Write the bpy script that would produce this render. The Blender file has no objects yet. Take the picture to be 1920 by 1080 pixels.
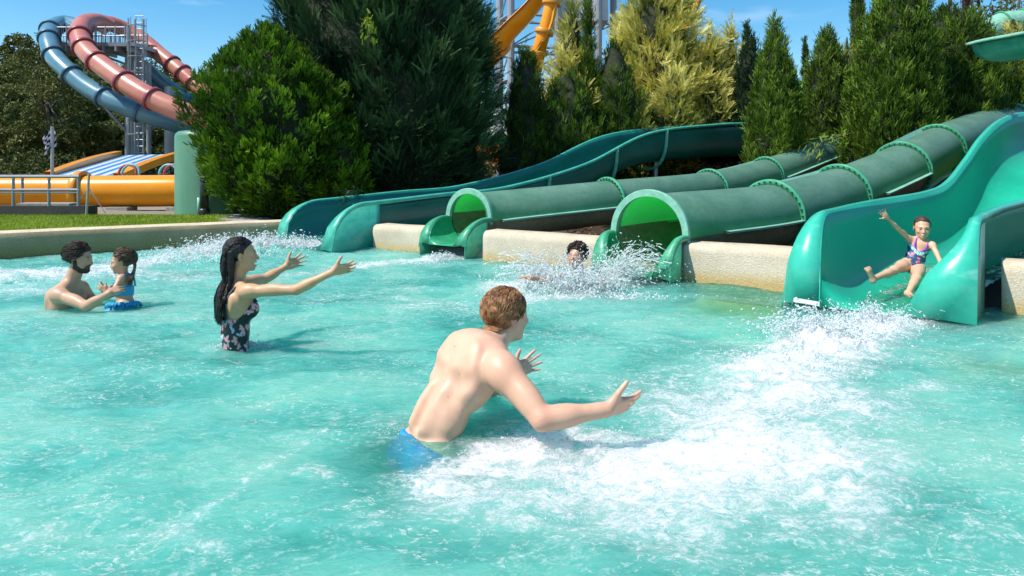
import bpy, math, random
import numpy as np
from mathutils import Vector, Matrix
random.seed(7); RNG = np.random.default_rng(11)
scene = bpy.context.scene
rad = math.radians
# ------------------------------------------------------------------ camera, sky, sun, exposure
CAMH = 1.2
cam_d = bpy.data.cameras.new('camera'); cam = bpy.data.objects.new('camera', cam_d)
scene.collection.objects.link(cam); scene.camera = cam
cam.location = (0, 0, CAMH); cam.rotation_euler = (rad(90), 0, 0)
cam_d.lens = 24; cam_d.sensor_width = 36; cam_d.shift_y = -230/1920.0
cam_d.clip_start = 0.05; cam_d.clip_end = 3000
SUN_EL = rad(56); SUN_AZ = math.atan2(-.93, -.36)       # azimuth from +Y towards +X
sdir = Vector((math.cos(SUN_EL)*math.sin(SUN_AZ), math.cos(SUN_EL)*math.cos(SUN_AZ), math.sin(SUN_EL)))
world = bpy.data.worlds.new('World'); scene.world = world; world.use_nodes = True
wn, wl = world.node_tree.nodes, world.node_tree.links
wn.clear()
wo = wn.new('ShaderNodeOutputWorld'); wb = wn.new('ShaderNodeBackground'); sky = wn.new('ShaderNodeTexSky')
sky.sky_type = 'NISHITA'; sky.sun_disc = False; sky.sun_elevation = SUN_EL; sky.sun_rotation = SUN_AZ
sky.air_density = 1.0; sky.dust_density = .15; sky.ozone_density = 1.6
wb.inputs[1].default_value = 0.12
tc = wn.new('ShaderNodeTexCoord'); mp = wn.new('ShaderNodeMapping'); mp.inputs['Scale'].default_value = (2.2, 2.2, 9)
nz = wn.new('ShaderNodeTexNoise'); nz.inputs['Scale'].default_value = 2.6; nz.inputs['Detail'].default_value = 9
cr = wn.new('ShaderNodeValToRGB'); cr.color_ramp.elements[0].position = .56; cr.color_ramp.elements[1].position = .74
sx = wn.new('ShaderNodeSeparateXYZ'); mr = wn.new('ShaderNodeMapRange')
mr.inputs[1].default_value = .19; mr.inputs[2].default_value = .26
mu = wn.new('ShaderNodeMath'); mu.operation = 'MULTIPLY'
mx = wn.new('ShaderNodeMixRGB'); mx.inputs[2].default_value = (7.6, 8.0, 8.6, 1)
wl.new(tc.outputs['Generated'], mp.inputs[0]); wl.new(mp.outputs[0], nz.inputs[0]); wl.new(nz.outputs[0], cr.inputs[0])
wl.new(tc.outputs['Generated'], sx.inputs[0]); wl.new(sx.outputs[2], mr.inputs[0])
wl.new(cr.outputs[0], mu.inputs[0]); wl.new(mr.outputs[0], mu.inputs[1])
hs = wn.new('ShaderNodeHueSaturation'); hs.inputs['Saturation'].default_value = 1.45; hs.inputs['Hue'].default_value = .492; wl.new(sky.outputs[0], hs.inputs['Color'])
wl.new(mu.outputs[0], mx.inputs[0]); wl.new(hs.outputs[0], mx.inputs[1])
wl.new(mx.outputs[0], wb.inputs[0]); wl.new(wb.outputs[0], wo.inputs[0])
sun_d = bpy.data.lights.new('sun', 'SUN'); sun = bpy.data.objects.new('sun', sun_d); scene.collection.objects.link(sun)
sun_d.energy = 4.6; sun_d.angle = rad(.5); sun_d.color = (1, .955, .88)
sun.rotation_euler = sdir.to_track_quat('Z', 'Y').to_euler()
scene.view_settings.view_transform = 'Standard'; scene.view_settings.look = 'None'
scene.view_settings.exposure = 0.48; scene.view_settings.gamma = 1
scene.cycles.max_bounces = 7; scene.cycles.transparent_max_bounces = 12

# ------------------------------------------------------------------ helpers
F, YH = 1280.0, 310.0
def P(px, py, Y): return np.array([(px-960)/F*Y, Y, CAMH+(YH-py)/F*Y])
def PW(px, py): Y = F*CAMH/(py-YH); return np.array([(px-960)/F*Y, Y])      # point on the water
def nrm(v): v = np.asarray(v, float); return v/np.linalg.norm(v)
def sstep(a, b, x): t = np.clip((x-a)/(b-a), 0, 1); return t*t*(3-2*t)
BASE = {}
def props(o, label=None, cat=None, group=None, kind=None):
    if label: o['label'] = label
    if cat: o['category'] = cat
    if group: o['group'] = group
    if kind: o['kind'] = kind
    return o
def thing(name, label, cat, loc, group=None):
    o = bpy.data.objects.new(name, None); scene.collection.objects.link(o)
    o.location = [float(v) for v in loc]; BASE[o] = np.array(loc, float); o.empty_display_size = .2
    return props(o, label, cat, group)
def mk(name, verts, faces, m, parent=None, smooth=True, base=None, attrs=None):
    """verts in world space; one mesh object"""
    verts = np.asarray(verts, np.float32).reshape(-1, 3)
    b = BASE[parent] if parent is not None else (np.array(base, float) if base is not None else np.zeros(3))
    me = bpy.data.meshes.new(name)
    vl = (verts-b.astype(np.float32))
    if isinstance(faces, np.ndarray):
        nf, k = faces.shape
        me.vertices.add(len(vl)); me.vertices.foreach_set('co', vl.ravel())
        me.loops.add(nf*k); me.loops.foreach_set('vertex_index', faces.ravel().astype(np.int32))
        me.polygons.add(nf); me.polygons.foreach_set('loop_start', np.arange(0, nf*k, k, dtype=np.int32))
        me.polygons.foreach_set('loop_total', np.full(nf, k, np.int32))
        me.update(calc_edges=True)
    else:
        me.from_pydata(vl.tolist(), [], faces)
    me.polygons.foreach_set('use_smooth', np.full(len(me.polygons), smooth, bool))
    for an, av in (attrs or {}).items():
        av = np.asarray(av, np.float32)
        if av.ndim == 1:
            a = me.attributes.new(an, 'FLOAT', 'POINT'); a.data.foreach_set('value', av)
        else:
            a = me.attributes.new(an, 'FLOAT_COLOR', 'POINT')
            c = np.ones((len(av), 4), np.float32); c[:, :3] = av; a.data.foreach_set('color', c.ravel())
    for mm in (m if isinstance(m, (list, tuple)) else [m]): me.materials.append(mm)
    o = bpy.data.objects.new(name, me); scene.collection.objects.link(o)
    BASE[o] = b
    if parent is not None: o.parent = parent
    else: o.location = [float(v) for v in b]
    return o
class MB:
    def __init__(s): s.v = []; s.f = []
    def add(s, v, f):
        n = len(s.v); s.v.extend([tuple(map(float, q)) for q in v]); s.f.extend([tuple(i+n for i in q) for q in f]); return s
    def box(s, c, size, rz=0, ax=None):
        c = np.array(c, float); h = np.array(size, float)/2
        R = np.array(ax) if ax is not None else np.array([[math.cos(rz), math.sin(rz), 0], [-math.sin(rz), math.cos(rz), 0], [0, 0, 1]])
        v = [c+R[0]*h[0]*i+R[1]*h[1]*j+R[2]*h[2]*k for i in (-1, 1) for j in (-1, 1) for k in (-1, 1)]
        return s.add(v, [(0, 1, 3, 2), (4, 6, 7, 5), (0, 4, 5, 1), (2, 3, 7, 6), (0, 2, 6, 4), (1, 5, 7, 3)])
    def tube(s, pts, r, n=8, cap=True):
        pts = [np.array(p, float) for p in pts]; rr = r if hasattr(r, '__len__') else [r]*len(pts)
        rings = []; up = np.array([0, 0, 1.])
        T0 = nrm(pts[1]-pts[0])
        if abs(T0[2]) > .95: up = np.array([1., 0, 0])
        U = nrm(np.cross(np.cross(T0, up), T0))
        for i, p in enumerate(pts):
            T = nrm(pts[min(i+1, len(pts)-1)]-pts[max(i-1, 0)])
            U = nrm(U-T*np.dot(U, T)); R = np.cross(T, U)
            rings.append([p+rr[i]*(math.cos(a)*R+math.sin(a)*U) for a in np.arange(n)/n*2*math.pi])
        v = [q for g in rings for q in g]; f = []
        for i in range(len(pts)-1):
            for j in range(n): f.append((i*n+j, i*n+(j+1) % n, (i+1)*n+(j+1) % n, (i+1)*n+j))
        if cap: f.append(tuple(range(n))[::-1]); f.append(tuple((len(pts)-1)*n+j for j in range(n)))
        return s.add(v, f)
    def build(s, name, m, parent=None, smooth=False, base=None): return mk(name, s.v, s.f, m, parent, smooth, base)
def catmull(pts, n):
    pts = np.array(pts, float); p = np.vstack([2*pts[0]-pts[1], pts, 2*pts[-1]-pts[-2]]); out = []
    for i in range(1, len(p)-2):
        for t in np.linspace(0, 1, n, endpoint=False):
            a, b, c, d = p[i-1], p[i], p[i+1], p[i+2]
            out.append(.5*((2*b)+(-a+c)*t+(2*a-5*b+4*c-d)*t*t+(-a+3*b-3*c+d)*t**3))
    out.append(pts[-1]); return np.array(out)
def resample(p, step):
    L = np.r_[0, np.cumsum(np.linalg.norm(np.diff(p[:, :3], axis=0), axis=1))]; n = max(2, int(L[-1]/step)+1)
    s = np.linspace(0, L[-1], n); return np.stack([np.interp(s, L, p[:, k]) for k in range(p.shape[1])], 1), s
# hashed lattice noise, in numpy
def _h(i, j, k):
    n = (i*374761393+j*668265263+k*2147483647) & 0xffffffff
    n = ((n ^ (n >> 13))*1274126177) & 0xffffffff
    return ((n ^ (n >> 16)) & 0xffff)/32767.5-1
def vn(x, y, z=0.0):
    x, y, z = np.broadcast_arrays(np.asarray(x, float), y, z)
    i, j, k = (np.floor(a).astype(np.int64) for a in (x, y, z)); u, v, w = x-i, y-j, z-k
    u, v, w = (a*a*(3-2*a) for a in (u, v, w)); r = 0
    for a in (0, 1):
        for b in (0, 1):
            for c in (0, 1):
                r = r+_h(i+a, j+b, k+c)*(u if a else 1-u)*(v if b else 1-v)*(w if c else 1-w)
    return r
def fbm(x, y, z=0.0, o=4, g=.5):
    s = 0; a = 1.; t = 0
    for n in range(o): s = s+a*vn(x*2**n+17.3*n, np.asarray(y)*2**n+5.1*n, np.asarray(z)*2**n); t += a; a *= g
    return s/t
# ------------------------------------------------------------------ materials
def newmat(name):
    m = bpy.data.materials.new(name); m.use_nodes = True; n = m.node_tree.nodes; l = m.node_tree.links
    return m, n, l, n['Principled BSDF'], n['Material Output']
def c4(c): return (c[0], c[1], c[2], 1)
def pmat(name, c1, c2=None, scale=4, rough=.5, rvar=.12, bump=0, bscale=60, metal=0, coat=0, trl=None, trlw=0, stretch=(1, 1, 1), spec=.5, ramp=(.35, .65), fine=0):
    m, n, l, b, out = newmat(name)
    tc = n.new('ShaderNodeTexCoord'); mp = n.new('ShaderNodeMapping'); mp.inputs['Scale'].default_value = stretch
    l.new(tc.outputs['Object'], mp.inputs[0])
    nt = n.new('ShaderNodeTexNoise'); nt.inputs['Scale'].default_value = scale; nt.inputs['Detail'].default_value = 8; nt.inputs['Roughness'].default_value = .6
    l.new(mp.outputs[0], nt.inputs[0])
    r = n.new('ShaderNodeValToRGB'); r.color_ramp.elements[0].position = ramp[0]; r.color_ramp.elements[1].position = ramp[1]
    r.color_ramp.elements[0].color = c4(c1); r.color_ramp.elements[1].color = c4(c2 or c1)
    l.new(nt.outputs[0], r.inputs[0]); col = r.outputs[0]
    if fine:
        n2 = n.new('ShaderNodeTexNoise'); n2.inputs['Scale'].default_value = bscale; n2.inputs['Detail'].default_value = 3
        l.new(tc.outputs['Object'], n2.inputs[0])
        mr = n.new('ShaderNodeMapRange'); mr.inputs[1].default_value = .3; mr.inputs[2].default_value = .7; mr.inputs[3].default_value = 1-fine; mr.inputs[4].default_value = 1+fine
        l.new(n2.outputs[0], mr.inputs[0])
        vm = n.new('ShaderNodeVectorMath'); vm.operation = 'SCALE'; l.new(col, vm.inputs[0]); l.new(mr.outputs[0], vm.inputs['Scale']); col = vm.outputs[0]
    l.new(col, b.inputs['Base Color'])
    mr = n.new('ShaderNodeMapRange'); mr.inputs[3].default_value = max(.03, rough-rvar); mr.inputs[4].default_value = min(1, rough+rvar)
    l.new(nt.outputs[0], mr.inputs[0]); l.new(mr.outputs[0], b.inputs['Roughness'])
    b.inputs['Metallic'].default_value = metal; b.inputs['Coat Weight'].default_value = coat; b.inputs['Specular IOR Level'].default_value = spec
    if bump:
        nb = n.new('ShaderNodeTexNoise'); nb.inputs['Scale'].default_value = bscale; nb.inputs['Detail'].default_value = 5
        l.new(tc.outputs['Object'], nb.inputs[0])
        bp = n.new('ShaderNodeBump'); bp.inputs['Strength'].default_value = bump; bp.inputs['Distance'].default_value = .02
        l.new(nb.outputs[0], bp.inputs['Height']); l.new(bp.outputs[0], b.inputs['Normal'])
    if trl:
        t = n.new('ShaderNodeBsdfTranslucent'); t.inputs[0].default_value = c4(trl); mxs = n.new('ShaderNodeMixShader'); mxs.inputs[0].default_value = trlw
        l.new(b.outputs[0], mxs.inputs[1]); l.new(t.outputs[0], mxs.inputs[2]); l.new(mxs.outputs[0], out.inputs[0])
    return m
def leafmat(name, cols, rough=.55, trw=.22):
    m, n, l, b, out = newmat(name)
    a = n.new('ShaderNodeAttribute'); a.attribute_name = 'tone'
    r = n.new('ShaderNodeValToRGB'); e = r.color_ramp.elements
    while len(e) < len(cols): e.new(.5)
    for i, c in enumerate(cols): e[i].position = i/(len(cols)-1); e[i].color = c4(c)
    l.new(a.outputs['Fac'], r.inputs[0]); l.new(r.outputs[0], b.inputs['Base Color']); b.inputs['Roughness'].default_value = rough
    b.inputs['Specular IOR Level'].default_value = .18
    t = n.new('ShaderNodeBsdfTranslucent'); l.new(r.outputs[0], t.inputs[0]); mxs = n.new('ShaderNodeMixShader'); mxs.inputs[0].default_value = trw
    l.new(b.outputs[0], mxs.inputs[1]); l.new(t.outputs[0], mxs.inputs[2]); l.new(mxs.outputs[0], out.inputs[0])
    return m
def colmat(name, rough=.4, sss=0, bump=0, bscale=80, spec=.5, stretch=(1, 1, 1), coat=0):
    m, n, l, b, out = newmat(name)
    a = n.new('ShaderNodeAttribute'); a.attribute_name = 'Col'; l.new(a.outputs['Color'], b.inputs['Base Color'])
    b.inputs['Roughness'].default_value = rough; b.inputs['Specular IOR Level'].default_value = spec; b.inputs['Coat Weight'].default_value = coat
    b.inputs['Coat Roughness'].default_value = .15
    if sss:
        b.inputs['Subsurface Weight'].default_value = sss; b.inputs['Subsurface Radius'].default_value = (1, .35, .2); b.inputs['Subsurface Scale'].default_value = .02
    if bump:
        tc = n.new('ShaderNodeTexCoord'); mp = n.new('ShaderNodeMapping'); mp.inputs['Scale'].default_value = stretch
        nb = n.new('ShaderNodeTexNoise'); nb.inputs['Scale'].default_value = bscale; nb.inputs['Detail'].default_value = 5
        l.new(tc.outputs['Object'], mp.inputs[0]); l.new(mp.outputs[0], nb.inputs[0])
        bp = n.new('ShaderNodeBump'); bp.inputs['Strength'].default_value = bump; bp.inputs['Distance'].default_value = .01
        l.new(nb.outputs[0], bp.inputs['Height']); l.new(bp.outputs[0], b.inputs['Normal'])
    return m
# ------------------------------------------------------------------ setting: terrain, pool, walls
WDIR = np.array([.814, -.58]); WN = np.array([.58, .814])       # along the right-hand pool edge / away from the pool
CORN = np.array([-3.44, 10.81])
def ypool(x):
    x = np.asarray(x, float)
    return np.where(x < CORN[0], CORN[1]+.62*(x-CORN[0]), CORN[1]-.713*(x-CORN[0]))
def ground(x, y):
    x = np.asarray(x, float); y = np.asarray(y, float)
    d = x*.58+y*.814-6.81
    hr = np.interp(d, [0, 4, 6, 8, 12, 16, 22, 60, 120], [-.2, -.16, .30, .66, 1.4, 2.0, 2.6, 3.2, 9])
    hl = np.where(x > -4.2, -.2, 0)+np.interp(y, [8, 13.5, 18, 24, 36, 48, 70, 100, 160], [.3, .27, .03, .05, .6, 1.0, 3.2, 5.5, 6])
    w = sstep(-.05, .25, x/np.maximum(y, 1))
    return hl*(1-w)+hr*w
xs = np.unique(np.r_[np.linspace(-12, 16, 150), -12-np.geomspace(.3, 500, 40), 16+np.geomspace(.3, 500, 40)])
ts = np.r_[.12, np.linspace(.3, 14, 80), 14+np.geomspace(.4, 900, 60)]
Xg, Tg = np.meshgrid(xs, ts); Yg = ypool(np.clip(Xg, -12, 7.5))+Tg
Zg = ground(Xg, Yg)+.03*fbm(Xg*1.3, Yg*1.3, 0, 4)*np.clip(Tg, 0, 1); Zg[0] -= .1
nx, ny = len(xs), len(ts)
def gridfaces(nx, ny):
    i = np.arange(nx-1)[None, :]+np.arange(ny-1)[:, None]*nx; i = i.ravel()
    return np.stack([i, i+1, i+1+nx, i+nx], 1)
sand = np.array([.30, .25, .19]); grav = np.array([.34, .33, .31]); mulch = np.array([.045, .028, .017]); grs = np.array([.10, .16, .02]); dry = np.array([.16, .14, .06])
rt = sstep(-.03, .1, Xg/np.maximum(Yg, 1)); nzg = fbm(Xg*.8, Yg*.8, 3, 4)
col = grav[None, None]*(1-rt[..., None])+mulch*rt[..., None]
lf = (Xg/np.maximum(Yg, 1) < -.42)
g1 = (lf & (Yg < 12.9))[..., None]; col = np.where(g1, grs, col)
g2 = (lf & (Yg >= 12.9))[..., None]; col = np.where(g2, sand*.8+.03*nzg[..., None], col)
far = sstep(26, 40, Yg)[..., None]; col = col*(1-far)+(dry*.5)*far
under = np.exp(-(((Xg+2.6)/3.2)**2+((Yg-14.5)/2.6)**2)*1.4)[..., None]; col = col*(1-under)+mulch*under
m_ground = colmat('ground_soil', .95, bump=.8, bscale=40, spec=.2)
o = mk('ground', np.stack([Xg, Yg, Zg], -1).reshape(-1, 3), gridfaces(nx, ny), m_ground, attrs={'Col': col.reshape(-1, 3)})
props(o, kind='structure')
# gravel stones beside the dark tree
def stones(n, fx, fy, smin, smax, m, name):
    t = np.array([[1, 0, 0], [-1, 0, 0], [0, 1, 0], [0, -1, 0], [0, 0, 1], [0, 0, -1]], float)
    tf = np.array([[0, 2, 4], [2, 1, 4], [1, 3, 4], [3, 0, 4], [2, 0, 5], [1, 2, 5], [3, 1, 5], [0, 3, 5]])
    x = RNG.uniform(*fx, n); y = RNG.uniform(*fy, n); s = RNG.uniform(smin, smax, n)
    V = t[None]*(s[:, None, None]*RNG.uniform(.6, 1.3, (n, 6, 1)))*np.array([1, 1, .7]); V = V+np.stack([x, y, ground(x, y)+s*.3], 1)[:, None]
    Fc = (tf[None]+6*np.arange(n)[:, None, None]).reshape(-1, 3)
    return mk(name, V.reshape(-1, 3), Fc, m, smooth=False)
m_grav = pmat('gravel', (.27, .26, .25), (.5, .48, .45), 30, .9)
props(stones(9000, (-2.0, 1.0), (13.5, 21), .025, .06, m_grav, 'gravel'), kind='stuff')
# pool floor
m_floor = pmat('pool_floor_paint', (.05, .42, .38), (.09, .50, .44), 1.2, .6)
o = mk('pool_floor', [(-30, -8, -1.05), (30, -8, -1.05), (30, 14, -1.05), (-30, 14, -1.05)], [(0, 1, 2, 3)], m_floor, smooth=False); props(o, kind='structure')
# pool walls: pebbly concrete with a round top edge and an ochre stain at the water line
def wallmat(name, c1, c2, st1, st2, zlo, zhi):
    m, n, l, b, out = newmat(name)
    g = n.new('ShaderNodeNewGeometry'); sp = n.new('ShaderNodeSeparateXYZ'); l.new(g.outputs['Position'], sp.inputs[0])
    t1 = n.new('ShaderNodeTexNoise'); t1.inputs['Scale'].default_value = 2.2; t1.inputs['Detail'].default_value = 8; l.new(g.outputs['Position'], t1.inputs[0])
    t2 = n.new('ShaderNodeTexNoise'); t2.inputs['Scale'].default_value = 70; t2.inputs['Detail'].default_value = 4; l.new(g.outputs['Position'], t2.inputs[0])
    r1 = n.new('ShaderNodeValToRGB'); r1.color_ramp.elements[0].color = c4(c1); r1.color_ramp.elements[1].color = c4(c2); r1.color_ramp.elements[0].position = .35; r1.color_ramp.elements[1].position = .65; l.new(t1.outputs[0], r1.inputs[0])
    r2 = n.new('ShaderNodeValToRGB'); r2.color_ramp.elements[0].color = c4(st1); r2.color_ramp.elements[1].color = c4(st2); l.new(t2.outputs[0], r2.inputs[0])
    ad = n.new('ShaderNodeMath'); ad.operation = 'MULTIPLY_ADD'; ad.inputs[1].default_value = -.14; l.new(t1.outputs[0], ad.inputs[0]); l.new(sp.outputs[2], ad.inputs[2])
    mr = n.new('ShaderNodeMapRange'); mr.inputs[1].default_value = zlo-.07; mr.inputs[2].default_value = zhi-.07; mr.inputs[3].default_value = 1; mr.inputs[4].default_value = 0; l.new(ad.outputs[0], mr.inputs[0])
    mx = n.new('ShaderNodeMixRGB'); l.new(mr.outputs[0], mx.inputs[0]); l.new(r1.outputs[0], mx.inputs[1]); l.new(r2.outputs[0], mx.inputs[2])
    m3 = n.new('ShaderNodeMapRange'); m3.inputs[1].default_value = .3; m3.inputs[2].default_value = .7; m3.inputs[3].default_value = .84; m3.inputs[4].default_value = 1.14; l.new(t2.outputs[0], m3.inputs[0])
    vm = n.new('ShaderNodeVectorMath'); vm.operation = 'SCALE'; l.new(mx.outputs[0], vm.inputs[0]); l.new(m3.outputs[0], vm.inputs['Scale'])
    l.new(vm.outputs[0], b.inputs['Base Color']); b.inputs['Roughness'].default_value = .85
    bp = n.new('ShaderNodeBump'); bp.inputs['Strength'].default_value = .6; bp.inputs['Distance'].default_value = .01; l.new(t2.outputs[0], bp.inputs['Height']); l.new(bp.outputs[0], b.inputs['Normal'])
    return m
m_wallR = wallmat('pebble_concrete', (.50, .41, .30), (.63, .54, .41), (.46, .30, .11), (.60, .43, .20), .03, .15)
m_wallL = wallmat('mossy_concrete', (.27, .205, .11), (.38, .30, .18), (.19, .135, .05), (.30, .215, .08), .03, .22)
m_cap = pmat('wall_top', (.50, .41, .28), (.64, .54, .39), 5, .85, bump=.5, bscale=60, fine=.2)
def wall(a, b, top, label, m, th=.34, n=24, wob=.012):
    a = np.array(a, float); b = np.array(b, float); d = nrm(b-a); nn = np.array([-d[1], d[0]])
    if nn[1] < 0: nn = -nn
    prof = [(0, -1.0), (0, -.05), (0, top-.09), (.008, top-.045), (.03, top-.015), (.07, top), (th-.03, top+.004), (th, top-.02), (th, -.3)]
    V = []; k = len(prof); s = np.linspace(0, 1, n)
    for i in range(n):
        p = a+(b-a)*s[i]
        for (u, z) in prof:
            w = wob*float(vn(p[0]*1.7, p[1]*1.7+z*2, 4.)); q = p+nn*(u+w); V.append((q[0], q[1], z+w*.5))
    Fq = [(i*k+j, (i+1)*k+j, (i+1)*k+j+1, i*k+j+1) for i in range(n-1) for j in range(k-1)]
    Fq += [tuple(range(k)), tuple((n-1)*k+j for j in range(k))[::-1]]
    ktop = 4; V = np.array(V).reshape(n, k, 3)
    Fq = [(i*k+j, (i+1)*k+j, (i+1)*k+j+1, i*k+j+1) for i in range(n-1) for j in range(ktop)]+[tuple(range(k)), tuple((n-1)*k+j for j in range(k))[::-1]]
    o = mk('pool_wall', V.reshape(-1, 3), Fq, m, base=(a[0], a[1], 0)); props(o, label, 'pool wall', 'concrete walls round the pool')
    C_ = V[:, ktop:, :].copy(); kc = k-ktop; mk('coping', C_.reshape(-1, 3), [(i*kc+j, (i+1)*kc+j, (i+1)*kc+j+1, i*kc+j+1) for i in range(n-1) for j in range(kc-1)], m_cap, o); return o
def edge(px, off=0):
    # point of the right pool edge seen at column px
    k = (px-960)/F; Y = (6.81)/(.58*k+.814); return np.array([k*Y, Y])+WN*off
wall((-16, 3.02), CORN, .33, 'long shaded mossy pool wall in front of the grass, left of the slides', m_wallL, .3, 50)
wall(edge(700), edge(797), .355, 'short sunlit pebbly wall between the open flume and the first tube slide', m_wallR)
wall(edge(906), edge(1122), .375, 'sunlit pebbly wall between the two tube slides, behind the splashing swimmer', m_wallR)
wall(edge(1276), edge(1495), .39, 'sunlit pebbly wall between the larger tube slide and the wide flume', m_wallR)
wall(edge(1878), edge(2300), .41, 'stubby pebbly wall at the right edge of the photo beyond the wide flume', m_wallR)
# dark coping under the slides, behind the mouths
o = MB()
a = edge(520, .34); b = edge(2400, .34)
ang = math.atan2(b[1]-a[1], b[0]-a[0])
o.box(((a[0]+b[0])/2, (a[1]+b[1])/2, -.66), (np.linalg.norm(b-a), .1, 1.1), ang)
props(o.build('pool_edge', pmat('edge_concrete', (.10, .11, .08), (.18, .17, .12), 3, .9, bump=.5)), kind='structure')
# ------------------------------------------------------------------ water surface
def ell(px0, py0, px1, py1, w, s):
    a = PW(px0, py0); b = PW(px1, py1); return (a, b, w, s)
foamsegs = [ell(1180, 900, 1500, 860, .3, .75), ell(1300, 760, 1550, 760, .3, .6), ell(880, 940, 1300, 1000, .22, .5), ell(1545, 640, 1700, 596, .17, 1.15), ell(1540, 650, 1640, 620, .22, 1.0), ell(1455, 705, 1560, 650, .26, .95), ell(1400, 760, 1500, 690, .30, .55), ell(1330, 810, 1480, 740, .26, .42),
    ell(1000, 830, 1290, 850, .17, .8), ell(1260, 850, 1400, 800, .17, .7), ell(1380, 880, 1600, 900, .20, .55), ell(1560, 900, 1620, 960, .13, .62), ell(830, 900, 1000, 850, .14, .8), ell(1000, 880, 1250, 940, .17, .62),
    ell(1250, 940, 1600, 990, .16, .45), ell(850, 960, 1200, 1040, .16, .22), ell(1500, 790, 1780, 720, .10, .42), ell(1450, 830, 1650, 870, .2, .45), ell(1150, 720, 1350, 700, .16, .35), ell(1600, 820, 1850, 880, .16, .25), ell(1250, 640, 1400, 640, .12, .32),
    ell(1640, 1000, 1900, 1000, .12, .25), ell(900, 920, 1150, 900, .2, .45),
    ell(850, 484, 800, 487, .12, 1.0), ell(790, 488, 640, 502, .14, .75), ell(640, 502, 500, 520, .22, .45), ell(600, 560, 760, 540, .2, .3),
    ell(400, 470, 600, 462, .25, 1.2), ell(230, 500, 400, 478, .34, .8), ell(0, 520, 180, 512, .42, .72), ell(0, 545, 90, 545, .2, .5), ell(-300, 520, 0, 520, .45, .7), ell(200, 515, 380, 520, .3, .5),
    ell(960, 540, 1160, 525, .26, 1.1), ell(1000, 560, 1120, 555, .2, .7), ell(1170, 500, 1240, 512, .1, .6), ell(760, 580, 1000, 560, .14, .38), ell(740, 560, 940, 600, .1, .35),
    ell(390, 660, 500, 650, .07, .42), ell(80, 590, 260, 590, .12, .26), ell(740, 790, 880, 840, .1, .36), ell(360, 990, 560, 850, .035, .42), ell(560, 850, 700, 700, .03, .3), ell(200, 1010, 370, 985, .04, .38), ell(590, 650, 760, 620, .05, .28), ell(330, 1060, 700, 940, .03, .25),
    ell(600, 870, 620, 880, .06, .45), ell(700, 990, 780, 960, .12, .25), ell(350, 980, 420, 1000, .07, .42), ell(0, 1040, 100, 1000, .08, .36), ell(160, 640, 230, 655, .08, .32)]
def foamf(x, y):
    wx = x+.10*fbm(x*2.2, y*2.2, 1.7, 3); wy = y+.14*fbm(x*2.2+40, y*2.2, 5.1, 3); r = np.zeros_like(x)
    for a, b, w, s in foamsegs:
        d = b-a; t = np.clip(((wx-a[0])*d[0]+(wy-a[1])*d[1])/max(d@d, 1e-6), 0, 1)
        q = ((wx-a[0]-t*d[0])**2+(wy-a[1]-t*d[1])**2)/(w*w*1.6); r = np.maximum(r, s*np.exp(-q))+.25*np.minimum(r, s*np.exp(-q))
    return r
mounds = [(1530, 645, .28, .12), (1640, 606, .20, .13), (1440, 720, .3, .05), (1090, 548, .22, .11), (1020, 550, .2, .04), (470, 470, .5, .14), (570, 462, .25, .08), (360, 486, .5, .09), (60, 522, .6, .05), (830, 486, .16, .05), (1560, 900, .3, .03), (1080, 850, .25, .025)]
def wheight(x, y, fo=None):
    fo = foamf(x, y) if fo is None else fo
    u = x*.5+y*.9; v = x*.9-y*.5
    h = .030*fbm(u*1.1, v*.55, 0, 3)+.020*fbm(x*3.1, y*4.6, 2, 3)+.010*fbm(x*7, y*11, 5, 4, .6)
    rid = 1-np.abs(fbm(x*2.3+9, y*3.4, 8, 4)); h = h+.010*rid**6
    h = h+fo*(.035*(fbm(x*7, y*7, 3, 5, .6)+.3)+.018*np.maximum(fbm(x*22, y*22, 6, 3), 0))
    for px, py, w_, a_ in mounds:
        q = PW(px, py); h = h+a_*np.exp(-((x-q[0])**2+(y-q[1])**2)/w_**2)*np.maximum(0, .45+1.5*fbm(x*9, y*9, 11, 5, .65))
    return h
def wgrid(x0, x1, y0, y1, step, stepy=None):
    xs = np.arange(x0, x1+1e-6, step); ys = np.arange(y0, y1+1e-6, stepy or step); X, Y = np.meshgrid(xs, ys); return X, Y, len(xs), len(ys)
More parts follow.
